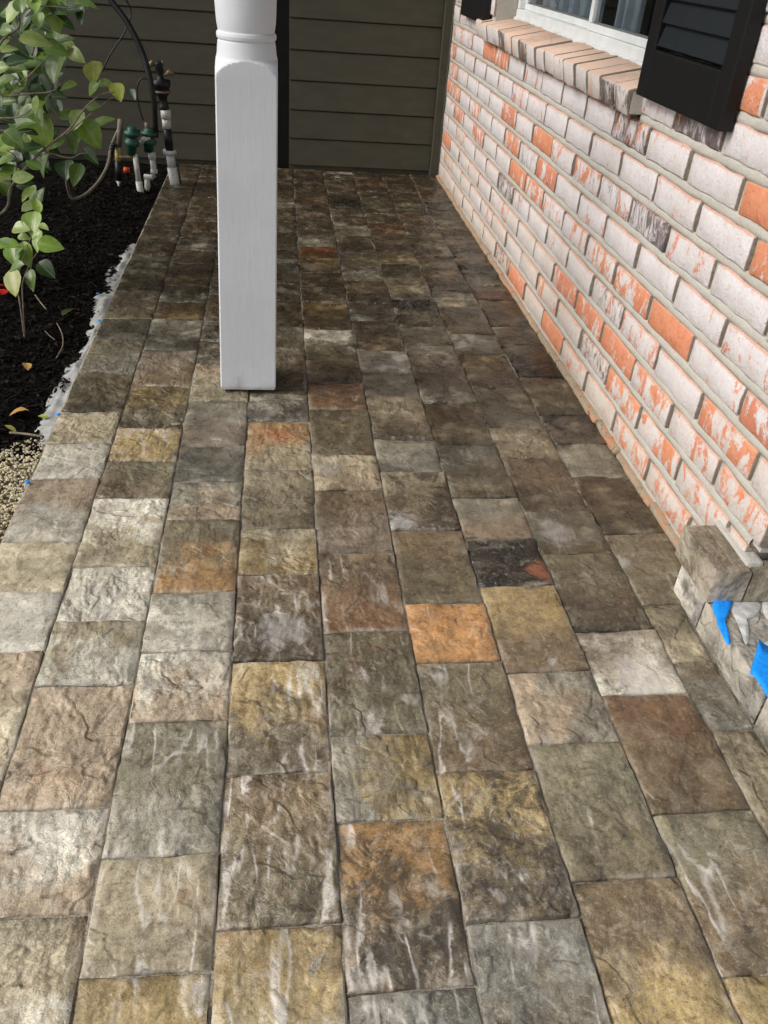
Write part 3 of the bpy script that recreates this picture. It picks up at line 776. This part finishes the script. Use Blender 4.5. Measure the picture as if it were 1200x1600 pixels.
# ------------------------------------------------------------------ porch post
post = empty('porch_post', (-.081, 2.042, 0)); tag(post, 'white painted porch post with turned upper shaft standing on the pavers', 'post')
bm = bmesh.new()
def sq(z, hw, yf, cx, ch):
    # front at y = yf, square section with small arris
    d = hw * 2; out = []
    for (sx, sy, order) in ((-1, 0, 0), (1, 0, 1), (1, 1, 0), (-1, 1, 1)):
        X, Y = cx + sx * hw, yf + sy * d
        p = [(X - sx * ch, Y), (X, Y + (ch if sy == 0 else -ch))]
        if (sx, sy) in ((-1, 0), (1, 1)): p = p[::-1]
        out += [bm.verts.new((a, b, z)) for a, b in p]
    return out
ZS = [.012, .02, .25, .50, .700, .725]
ringsq = []
for z in ZS:
    t = z / .76
    hw = (.0705 * (1 - t) + .0652 * t) - (.002 if z < .015 else 0)
    ringsq.append(sq(z, hw, -.0705 + (.0705 - hw), .0 + .015 * t, .003))
for a, b in zip(ringsq, ringsq[1:]):
    for k in range(8): bm.faces.new((a[k], a[(k + 1) % 8], b[(k + 1) % 8], b[k]))
bm.faces.new(ringsq[0])
link('square_shaft', from_bm(bm, 'square_shaft'), 'post', post)
# shoulder: the square block cut by the turner's curve, then beads and the bulb (a lathe clipped to the square)
bm = bmesh.new(); SEG = 128; cx, hw = .0143, .06546; cy = 0.0
prof = [(.7252, .0925), (.732, .0915), (.737, .0900), (.741, .0882), (.745, .086), (.749, .0832), (.753, .0795), (.757, .0750), (.7605, .0705), (.7635, .0665), (.7655, .0648), (.773, .0632), (.785, .0620), (.795, .0608), (.797, .0592), (.7985, .0592), (.8005, .0622), (.806, .0632), (.8115, .0622), (.8135, .0592), (.815, .0592), (.818, .0600), (.83, .0618), (.845, .0628), (.87, .0640), (.90, .0645), (.98, .063), (1.1, .058), (1.3, .052), (1.6, .048), (2.0, .046), (2.32, .052)]
prev = None
for z, r in prof:
    ring = []
    for k in range(SEG):
        a = 2 * math.pi * (k + .5) / SEG; c, s_ = math.cos(a), math.sin(a)
        lim = hw / max(abs(c), abs(s_))
        rr = min(r, lim) if z < .766 else r
        ring.append(bm.verts.new((cx + rr * c, cy + rr * s_, z)))
    if prev:
        for k in range(SEG): bm.faces.new((prev[k], prev[(k + 1) % SEG], ring[(k + 1) % SEG], ring[k]))
    prev = ring
me = from_bm(bm, 'turned_shaft', True); me.set_sharp_from_angle(angle=rad(16))
o = link('turned_shaft', me, 'post', post)
box('base_shim', (-.060, -.055, -.004), (.060, .060, .0125), 'rubber', post)

# porch roof that the post carries, out of view above
roof = empty('porch_roof', (.35, 2.4, 2.32)); tag(roof, 'porch roof above the path, carried by the white post', 'roof')
box('soffit', (-.55, -2.6, 0), (.75, 2.3, .03), 'soffit', roof)
box('fascia', (-.59, -2.6, -.10), (-.551, 2.3, .12), 'post', roof)
box('roof_deck', (-.55, -2.6, .031), (.75, 2.3, .12), 'dark_trim', roof)

# ------------------------------------------------------------------ bed contents
# bark chips, too many to count
def scatter(name, n, sizef, region, zf, mat, seed, label, cat, ico=False):
    rnd = random.Random(seed); V, F = [], []
    for i in range(n):
        x, y = region(rnd)
        s = sizef(rnd); z = zf(x, y, rnd)
        e = Matrix.Rotation(rnd.uniform(0, 6.28), 3, 'Z') @ Matrix.Rotation(rnd.uniform(-.7, .7), 3, 'X') @ Matrix.Rotation(rnd.uniform(-.5, .5), 3, 'Y')
        b = len(V)
        if ico:
            k = [(0, 0, 1), (.9, 0, .25), (.3, .85, .25), (-.75, .5, .3), (-.7, -.55, .25), (.3, -.85, .3), (.6, .5, -.6), (-.3, .8, -.6), (-.8, 0, -.6), (-.2, -.8, -.6), (.6, -.5, -.6)]
            fs = [(0, 1, 2), (0, 2, 3), (0, 3, 4), (0, 4, 5), (0, 5, 1), (1, 6, 2), (2, 6, 7), (2, 7, 3), (3, 7, 8), (3, 8, 4), (4, 8, 9), (4, 9, 5), (5, 9, 10), (5, 10, 1), (1, 10, 6)]
            for p in k:
                q = e @ Vector((p[0] * s[0] * rnd.uniform(.75, 1.2), p[1] * s[1] * rnd.uniform(.75, 1.2), p[2] * s[2]))
                V.append((x + q.x, y + q.y, z + q.z))
            F += [tuple(b + a for a in f) for f in fs]
        else:
            for sx in (-1, 1):
                for sy in (-1, 1):
                    for sz in (-1, 1):
                        q = e @ Vector((sx * s[0] * rnd.uniform(.6, 1), sy * s[1] * rnd.uniform(.5, 1), sz * s[2])); V.append((x + q.x, y + q.y, z + q.z))
            F += [tuple(b + a for a in f) for f in ((0, 1, 3, 2), (4, 6, 7, 5), (0, 4, 5, 1), (2, 3, 7, 6), (0, 2, 6, 4), (1, 5, 7, 3))]
    me = bpy.data.meshes.new(name); me.from_pydata(V, [], F); me.update()
    o = link(name, me, mat); tag(o, label, cat, kind='stuff'); return o
def bedreg(r):
    return -.545 - abs(r.gauss(0, .33)), r.uniform(1.70, 4.4)
scatter('bark_mulch', 6500, lambda r: (r.uniform(.004, .016), r.uniform(.0012, .004), r.uniform(.001, .003)), bedreg, lambda x, y, r: bed_z(x, y) + r.uniform(0, .008), 'chips', 1,
        'dark bark mulch in the planting bed under the shrub', 'mulch')
def gravreg(r):
    while True:
        x, y = -.53 - r.uniform(0, .75), r.uniform(.9, 1.75)
        if y < 1.70 + .05 * math.sin(x * 20) : return x, y
bm = bmesh.new(); bmesh.ops.create_grid(bm, x_segments=1, y_segments=1, size=.5)
for v in bm.verts: v.co = Vector((-.53 - .9 * (v.co.x + .5), .6 + 1.12 * (v.co.y + .5), -.02))
gb = link('gravel_base', from_bm(bm, 'gravel_base'), 'gravel_sand'); tag(gb, kind='structure')
scatter('gravel', 17000, lambda r: (lambda q: (q * r.uniform(.8, 1.3), q, q * .75))(r.uniform(.0020, .0046)), gravreg, lambda x, y, r: -.012 + r.uniform(-.004, .005), 'gravel', 2,
        'pale buff gravel beside the path at the left border', 'gravel', True)

# white edging fabric along the far left edge of the path
bm = bmesh.new(); NXF, NYF = 16, 90; rows = []
for j in range(NYF + 1):
    y = 1.72 + (3.22 - 1.72) * j / NYF
    wd = .030 + .055 * max(0, noise.noise((y * 2.3, 3, 0)) + .25) + (.035 if y > 2.35 else 0) * min(1, (y - 2.35) / .3) * (1 if y < 2.9 else max(.1, (3.2 - y) / .3))
    row = []
    for i in range(NXF + 1):
        t = i / NXF
        x = -.524 - t * (wd + .016 * noise.noise((y * 17, 5, t)) + .010 * noise.noise((y * 45, 9, t)))
        z = -.008 + .006 * t + .009 * noise.noise((x * 45, y * 16, 7)) * (t > .05) + .006 * noise.noise((x * 14, y * 9, 2)) - .035 * max(0, t - .45)
        row.append(bm.verts.new((x, y, z)))
    rows.append(row)
for j in range(NYF):
    for i in range(NXF): bm.faces.new((rows[j][i], rows[j][i + 1], rows[j + 1][i + 1], rows[j + 1][i]))
fab = link('edging_fabric', from_bm(bm, 'edging_fabric', True), 'fabric'); fab.modifiers.new('thick', 'SOLIDIFY').thickness = .0015
tag(fab, 'crumpled white fabric strip along the planting bed edge of the path', 'fabric')
for (px, py, nm) in ((153, 459, 'far scrap of blue tape on the white edging fabric'), (155, 501, 'second scrap of blue tape at the path edge where the wide fabric ends'),
                     (91, 648, 'small blue scrap at the path edge near the yellow fallen leaf'), (43, 754, 'small pale blue scrap between the gravel and the path')):
    d = ray(px, py); t = (.004 - CAM_H) / d.z; p = Vector((0, 0, CAM_H)) + d * t
    me = blob_mesh([(-.0035, -.005), (.0035, -.004), (.004, .004), (-.003, .005)], 0, .003, 'tape_scrap', int(px))
    o = link('tape_scrap', me, 'tape', None, (p.x, p.y, .004), (0, .3, px)); tag(o, nm, 'tape scrap', 'blue scraps along the left path edge')

# ------------------------------------------------------------------ shrubs
def leaf_mesh(seed, wr=.30):
    # unit leaf: base at the origin, tip at +y, width wr*2
    rnd = random.Random(seed); bm = bmesh.new(); n = 7; rows = []
    curl, fold = rnd.uniform(.15, .45), rnd.uniform(.12, .4); tw = rnd.uniform(-.25, .25)
    for j in range(n + 1):
        t = j / n
        wd = wr * (math.sin(math.pi * t ** .82) ** .8) * (1 - .12 * t) if 0 < t < 1 else .008
        zc = -curl * t * t * .6
        row = []
        for i, u in enumerate((-1, -.5, 0, .5, 1)):
            x = u * wd; z = zc + fold * abs(u) * wd + tw * t * x + .012 * math.sin(t * 17 + u * 3)
            row.append(bm.verts.new((x, t, z)))
        rows.append(row)
    for j in range(n):
        for i in range(4): bm.faces.new((rows[j][i], rows[j][i + 1], rows[j + 1][i + 1], rows[j + 1][i]))
    me = from_bm(bm, 'leaf', True); me.materials.append(MAT['leaf']); return me
LM = [leaf_mesh(s, w_) for s, w_ in enumerate((.31, .36, .40, .29, .34, .42))]
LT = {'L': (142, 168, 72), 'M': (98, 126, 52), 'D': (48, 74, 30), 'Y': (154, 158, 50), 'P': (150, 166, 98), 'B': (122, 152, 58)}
rl = random.Random(21)
def put_leaf(root, pos, size, ang, tone, facing=None):
    # ang: direction of the tip as seen in the picture, degrees clockwise from right
    a = rad(ang)
    tip = (RIGHT * math.cos(a) + DOWN * math.sin(a)) + FWD * rl.uniform(-.55, .25)
    nrm = (-FWD * 1.0 + Vector((-.25, 0, .55)) + Vector((rl.uniform(-.45, .45), rl.uniform(-.35, .35), rl.uniform(-.3, .3))))
    tip.normalize(); x = tip.cross(nrm).normalized(); z = x.cross(tip).normalized()
    M4 = Matrix((x, tip, z)).transposed().to_4x4()
    o = bpy.data.objects.new('leaf', rl.choice(LM)); col.objects.link(o)
    base = Vector(pos) - tip * size * .5
    o.parent = root
    o.matrix_local = Matrix.Translation(base - root.location) @ M4 @ Matrix.Diagonal((size, size, size, 1))
    k = rl.uniform(.85, 1.12)
    o['tint'] = [v * k for v in lin(LT[tone])]
    return base
def branch(root, pts, r0, r1, name='branch'):
    sp = spline(pts, 5); n = len(sp)
    me = tube_mesh([p - root.location for p in sp], [.72 * (r0 + (r1 - r0) * i / (n - 1)) for i in range(n)], 6, name)
    return link(name, me, 'bark', root)
shrub = empty('camellia_shrub', (-1.0, 2.75, 0)); tag(shrub, 'tall green shrub with broad glossy leaves at the upper left', 'shrub')
UP = [(60,50,110,120,'L'),(160,20,90,60,'L'),(245,70,125,70,'L'),(240,5,70,20,'B'),(345,40,110,0,'D'),(400,18,100,-5,'M'),(125,110,95,95,'M'),(20,140,70,200,'M'),(255,165,85,90,'M'),
 (20,200,80,120,'M'),(165,187,125,5,'P'),(300,195,90,0,'P'),(265,235,100,10,'M'),(350,255,95,50,'P'),(50,310,120,20,'M'),(140,300,110,10,'M'),(260,310,125,100,'M'),(435,330,125,70,'Y'),
 (200,440,150,75,'D'),(435,415,65,150,'B'),(490,390,75,0,'B'),(550,425,110,60,'Y'),(620,440,60,60,'D'),(120,530,105,140,'B'),(165,490,70,100,'L'),(185,540,85,90,'B'),(195,610,150,80,'L'),
 (440,500,65,0,'M'),(360,560,95,110,'P'),(480,570,105,-10,'B'),(345,660,100,90,'M'),(425,625,120,45,'B'),(20,680,130,80,'L'),(60,650,95,30,'M'),(140,690,110,0,'D'),(265,665,80,140,'M'),
 (205,770,95,110,'M'),(305,790,100,80,'D'),(358,810,105,90,'M'),(425,730,80,40,'D'),(25,800,80,200,'M'),(105,830,85,-20,'P'),(30,60,80,200,'M'),(95,15,80,250,'M'),(200,120,80,40,'D'),
 (30,265,70,160,'D'),(180,90,70,100,'B'),(75,140,70,30,'D'),(310,110,70,20,'D'),(20,380,80,170,'M'),(10,460,70,100,'D'),(60,740,80,120,'D'),(240,700,80,10,'D'),(300,15,70,-20,'B'),
 (200,250,80,70,'D'),(10,760,90,160,'M'),(120,870,80,170,'D'),(20,880,80,60,'M'),(155,770,70,200,'M'),(30,560,70,200,'D'),(100,240,75,30,'D'),(285,280,60,80,'D')]
for (x, y, ln, an, tn) in UP:
    px, py = x / 3, y / 3
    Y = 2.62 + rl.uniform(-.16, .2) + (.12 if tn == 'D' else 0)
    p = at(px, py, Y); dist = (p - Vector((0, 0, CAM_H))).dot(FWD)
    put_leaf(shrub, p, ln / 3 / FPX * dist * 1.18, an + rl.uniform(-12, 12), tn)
for i in range(70):      # the rest of the shrub, beyond the left border and above
    p = Vector((-1.12 + rl.gauss(0, .16), 2.72 + rl.gauss(0, .2), rl.uniform(.25, 1.25)))
    put_leaf(shrub, p, rl.uniform(.055, .085), rl.uniform(0, 360), rl.choice('LMDBMD'))
for i in range(44):      # the lower left of the crown, hanging over the bed
    p = at(rl.uniform(-30, 62), rl.uniform(60, 330), 2.6 + rl.uniform(-.05, .25)); put_leaf(shrub, p, rl.uniform(.045, .075), rl.uniform(0, 360), rl.choice('LMDBMP'))
for i in range(46):      # leaves between the nearer ones
    p = at(rl.uniform(-10, 150) * rl.uniform(.3, 1), rl.uniform(-10, 255), 2.66 + rl.uniform(0, .2)); put_leaf(shrub, p, rl.uniform(.045, .07), rl.uniform(0, 360), rl.choice('MDMDB'))
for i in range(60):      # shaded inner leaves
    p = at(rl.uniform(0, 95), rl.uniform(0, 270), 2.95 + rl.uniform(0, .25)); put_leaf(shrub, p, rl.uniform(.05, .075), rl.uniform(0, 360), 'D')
def pix(pts, Y): return [at(a / 3, b / 3, Y + c) for a, b, c in pts]
root_b = Vector((-1.0, 2.75, -.02))
branch(shrub, [root_b, Vector((-.98, 2.72, .14))] + pix([(20, 990, .06), (55, 870, .04), (200, 705, 0), (320, 610, 0), (400, 505, 0), (470, 445, 0), (535, 430, 0)], 2.62), .007, .0022)
branch(shrub, pix([(200, 705, 0), (320, 740, 0), (380, 720, 0), (430, 720, .02)], 2.62), .003, .0014)
branch(shrub, pix([(310, 630, .01), (400, 555, .02), (480, 490, .02), (530, 455, .02)], 2.62), .003, .0015)
branch(shrub, [root_b, Vector((-1.03, 2.73, .3))] + pix([(-80, 560, .02), (0, 555, 0), (90, 548, 0), (150, 510, 0)], 2.6), .007, .002)
branch(shrub, [root_b, Vector((-1.05, 2.73, .35))] + pix([(-60, 640, 0), (0, 612, 0), (70, 622, 0), (150, 612, 0)], 2.6), .006, .002)
branch(shrub, [Vector((-1.03, 2.73, .3)), Vector((-1.02, 2.7, .42))] + pix([(-60, 430, 0), (20, 450, 0), (130, 440, 0), (250, 425, 0), (310, 350, 0)], 2.64), .006, .0018)
branch(shrub, [Vector((-1.03, 2.73, .3)), Vector((-1.04, 2.72, .6))] + pix([(-80, 260, 0), (20, 180, 0), (90, 120, 0), (75, 30, .0), (60, -40, 0)], 2.64), .007, .003)
branch(shrub, pix([(60, 270, .02), (95, 190, .02), (100, 110, .02), (160, 40, 0), (240, 30, 0), (330, 40, 0)], 2.66), .003, .0016)
branch(shrub, pix([(150, 260, .02), (180, 150, .01), (200, 90, .02), (240, 60, 0)], 2.64), .003, .0014)
branch(shrub, pix([(20, 180, 0), (110, 185, 0), (230, 195, 0), (300, 200, 0)], 2.64), .003, .0014)
branch(shrub, pix([(60, 400, .01), (130, 360, .01), (200, 290, .0), (260, 235, 0), (330, 240, 0)], 2.64), .0028, .0014)
branch(shrub, pix([(-40, 720, 0), (60, 700, 0), (130, 690, 0)], 2.62), .0028, .0014)
branch(shrub, [root_b] + pix([(-30, 900, 0), (60, 840, 0), (75, 740, 0), (20, 700, 0)], 2.66), .005, .002)

low = empty('low_shrub', (-.86, 2.3, 0)); tag(low, 'small bright green shrub low in the mulch, with one yellow leaf', 'shrub')
LOW = [(150,1040,115,90,'L'),(95,1070,85,0,'P'),(30,1150,110,180,'B'),(110,1110,70,20,'P'),(235,1150,115,20,'B'),(180,1130,95,110,'L'),(60,1190,100,90,'B'),(120,1190,110,80,'L'),
 (60,1320,130,85,'Y'),(145,1310,105,80,'M'),(215,1260,95,40,'D'),(20,1130,70,200,'M'),(170,1100,70,70,'B'),(200,1060,60,20,'P'),(90,1170,70,120,'M'),(70,1250,90,170,'M')]
for (x, y, ln, an, tn) in LOW:
    Y = 2.26 + rl.uniform(-.08, .08); p = at(x / 3, y / 3, Y); dist = (p - Vector((0, 0, CAM_H))).dot(FWD)
    put_leaf(low, p, ln / 3 / FPX * dist * 1.1, an + rl.uniform(-10, 10), tn)
lb = at(32, 497, 2.30); lb.z = -.01
branch(low, [lb] + pix([(90, 1400, 0), (75, 1340, 0), (100, 1240, 0), (130, 1150, 0), (160, 1080, 0)], 2.29), .0035, .0015)
branch(low, [lb] + pix([(105, 1380, 0), (110, 1310, 0), (150, 1220, 0), (200, 1150, 0)], 2.29), .003, .0013)
branch(low, pix([(130, 1150, 0), (60, 1160, 0), (0, 1150, 0)], 2.29), .002, .0012)

# small things lying in the bed
def ground_at(px, py, z=.0):
    d = ray(px, py); t = (z - CAM_H) / d.z; return Vector((0, 0, CAM_H)) + d * t
def fallen(px, py, size, ang, tint, mat, label, cat):
    p = ground_at(px, py, .01); me = LM[int(px) % 6].copy(); me.materials.clear(); me.materials.append(MAT[mat])
    o = link('fallen_' + cat.split()[-1], me, None, None, (p.x, p.y, bed_z(p.x, p.y) + .016), (rl.uniform(-.3, .3), rl.uniform(-.4, .4), rad(ang))); o.scale = (size,) * 3
    if mat == 'leaf': o['tint'] = list(lin(tint))
    tag(o, label, cat)
fallen(44, 637, .045, 120, (0, 0, 0), 'dryleaf', 'tan dry fallen leaf in the mulch left of the white fabric', 'leaf')
fallen(72, 644, .024, 70, (176, 190, 60), 'leaf', 'small lime green fallen leaf beside the white fabric', 'leaf')
fallen(6, 662, .036, 250, (196, 190, 110), 'leaf', 'pale yellow fallen leaf at the left border above the gravel', 'leaf')
fallen(97, 491, .05, 320, (66, 78, 34), 'leaf', 'dull green fallen leaf lying in the middle of the dark mulch', 'leaf')
fallen(41, 566, .03, 200, (0, 0, 0), 'dryleaf', 'small rusty dry leaf in the mulch below the low shrub', 'leaf')
fallen(5, 470, .055, 30, (0, 0, 0), 'petal', 'red petal at the left border under the yellow leaf', 'petal')
fallen(8, 452, .04, 100, (0, 0, 0), 'petal', 'red petal touching the yellow leaf at the left border', 'petal')
def twig(pp, r, label):
    me = tube_mesh(spline([ground_at(a, b, .016) for a, b in pp], 4), r, 5, 'twig'); o = link('twig', me, 'bark'); tag(o, label, 'twig', 'twigs lying in the mulch')
twig([(55, 461), (63, 472), (72, 483)], .0022, 'short straight pale twig below the low shrub')
twig([(89, 505), (97, 522), (98, 540), (88, 559)], .0016, 'thin curved pale twig in the middle of the mulch')
twig([(15, 676), (40, 678), (66, 682)], .003, 'pale twig at the mulch edge above the gravel')
twig([(70, 517), (78, 525), (86, 531)], .0012, 'thin short twig left of the curved pale one')

# ------------------------------------------------------------------ irrigation manifold
YP = 3.98
man = empty('irrigation_manifold', at(225, 296, YP)); man.location.z = 0
tag(man, 'irrigation manifold of white pipes, green valves and brass fittings by the siding', 'manifold')
def P(x, y, dy=0): return at(x / 3, y / 3, YP + dy)
def mpart(name, pts, r, mat, seg=10, parent=man):
    if parent is man: off = man.location
    me = tube_mesh([p - man.location for p in pts], r, seg, name); return link(name, me, mat, man)
def down(p, z=-.05): return Vector((p.x, p.y, z))
def valve(x, y0, y1, w_, dy=0):
    a, b = P(x, y0, dy), P(x, y1, dy); d = b - a
    prof = [(0, .5), (.06, .62), (.14, .62), (.16, 1.0), (.30, 1.0), (.33, .72), (.42, .60), (.5, .92), (.66, .92), (.7, .6), (1, .55)]
    return mpart('valve', [a + d * t for t, _ in prof], [w_ * k for _, k in prof], 'valve', 12)
# first riser
mpart('riser', [P(565, 560, .02), P(556, 690, .02)], .012, 'tan_tube'); mpart('tape_wrap', [P(556, 690, .02), P(554, 752, .02)], .0145, 'tapeyellow')
mpart('riser', [P(554, 752, .02), P(557, 845, .02)], .015, 'rubber'); mpart('riser', [P(557, 845, .02), P(561, 915, .02), down(P(562, 925, .02))], .0135, 'pvc')
# second riser with valve
valve(618, 595, 725, .034); mpart('riser', [P(632, 720), P(650, 850)], .0115, 'pvc'); mpart('riser', [P(650, 850), P(660, 905), down(P(662, 915))], .0145, 'pvc')
mpart('side_fitting', [P(632, 738), P(560, 735, .01)], .007, 'brass'); mpart('orange_cap', [P(580, 795), P(608, 798)], .012, 'orange')
# third riser
valve(697, 600, 712, .036, .06); mpart('elbow', [P(700, 640, .04), P(675, 655, .04), P(662, 672, .04)], .012, 'pvc')
mpart('riser', [P(711, 712, .06), P(714, 745, .06)], .0165, 'pvc'); mpart('riser', [P(714, 745, .06), P(722, 800, .06), P(722, 822, .06), P(712, 832, .06), P(675, 828, .06)], .0125, 'pvc')
mpart('collar', [P(722, 795, .06), P(722, 812, .06)], .016, 'pvc'); mpart('riser', [P(690, 829, .06), down(P(684, 842, .06))], .0125, 'pvc')
mpart('wire_stub', [P(688, 575, .06), P(690, 605, .06)], .010, 'tan_tube')
# tall backflow preventer
prof = [(285, .014), (300, .02), (312, .016), (330, .018), (345, .012), (372, .016), (376, .040), (400, .040), (412, .034), (425, .030), (430, .033), (440, .031), (455, .019), (490, .017), (500, .022), (512, .021)]
mpart('breaker_head', [P(742 + (y - 285) * .12, y, .1) for y, _ in prof], [r for _, r in prof], 'rubber', 14)
mpart('breaker_ring', [P(760, 424, .1), P(761, 434, .1)], .036, 'tan_tube', 14)
mpart('coupling', [P(776, 515, .1), P(779, 555, .1)], .0225, 'pvc', 12); mpart('coupling', [P(779, 556, .1), P(783, 602, .1)], .0195, 'pvc', 12)
mpart('riser', [P(783, 602, .1), P(795, 705, .1)], .018, 'rubber'); mpart('collar', [P(795, 704, .1), P(796, 722, .1)], .030, 'pvc', 12)
mpart('riser', [P(798, 722, .1), P(806, 785, .1)], .019, 'pvc', 12); mpart('riser', [P(806, 785, .1), P(818, 850, .1), P(822, 872, .1)], .022, 'pvc', 12)
mpart('foot_pipe', [P(822, 870, .1), down(P(824, 885, .1))], .019, 'pvc'); mpart('green_stub', [P(826, 770, .12), P(842, 860, .12), down(P(846, 880, .12))], .010, 'valve')
mpart('handle', [P(772, 352, .08), P(792, 338, .08), P(814, 347, .08)], [.006, .011, .009], 'brass'); mpart('knob', [P(702, 288, .1), P(712, 300, .1), P(722, 306, .1)], [.010, .014, .008], 'brass')
mpart('brass_cap', [P(754, 288, .1), P(764, 300, .1)], .010, 'brass')

def hose(pts, r, mat, label, nm='hose'):
    me = tube_mesh(spline(pts, 6), r, 8, nm); o = link(nm, me, mat); tag(o, label, 'hose'); return o
hose([P(440, -140, .12), P(520, 0, .1), P(600, 110, .08), P(668, 250, .06), P(705, 380, .04), P(722, 480, .04), P(728, 580, .06), P(730, 640, .08)], .0125, 'rubber', 'thick black tube curving down the siding to the green valves')
hose([P(570, -60, .16), P(592, 0, .16), P(614, 60, .16), P(585, 150, .14), P(520, 250, .12), P(490, 310, .12), P(482, 335, .12)], .0035, 'rubber', 'thin black wire hanging in front of the siding', 'wire')
hose([P(694, 372, .06), P(665, 368, .06), P(645, 400, .06), P(645, 465, .06), P(660, 530, .06), P(672, 565, .06)], .0035, 'rubber', 'looped thin black wire above the green valves', 'wire')
hose([P(318, 780, -.5), P(312, 830, -.5), P(325, 905, -.42), P(350, 933, -.4), P(410, 905, -.3), P(470, 840, -.2), P(508, 765, -.1), P(520, 690, 0), P(545, 630, .02), P(566, 580, .02)], .0065, 'tan_tube', 'grey flexible tube looping through the mulch to the first riser')
co = empty('coil_guard', P(515, 735)); tag(co, 'black coiled spring guard round the grey flexible tube', 'coil')
for k in range(9):
    t = k / 8; p = P(502 + 28 * t, 790 - 110 * t, -.08 + .08 * t)
    me = tube_mesh([p - co.location - Vector((0, 0, .004)), p - co.location + Vector((.002, 0, .006))], .0115, 8, 'coil_turn'); link('coil_turn', me, 'rubber', co)

scene.render.resolution_x, scene.render.resolution_y = 768, 1024
scene.render.engine = 'CYCLES'
scene.cycles.max_bounces = 6; scene.cycles.diffuse_bounces = 3; scene.cycles.glossy_bounces = 3; scene.cycles.transmission_bounces = 4
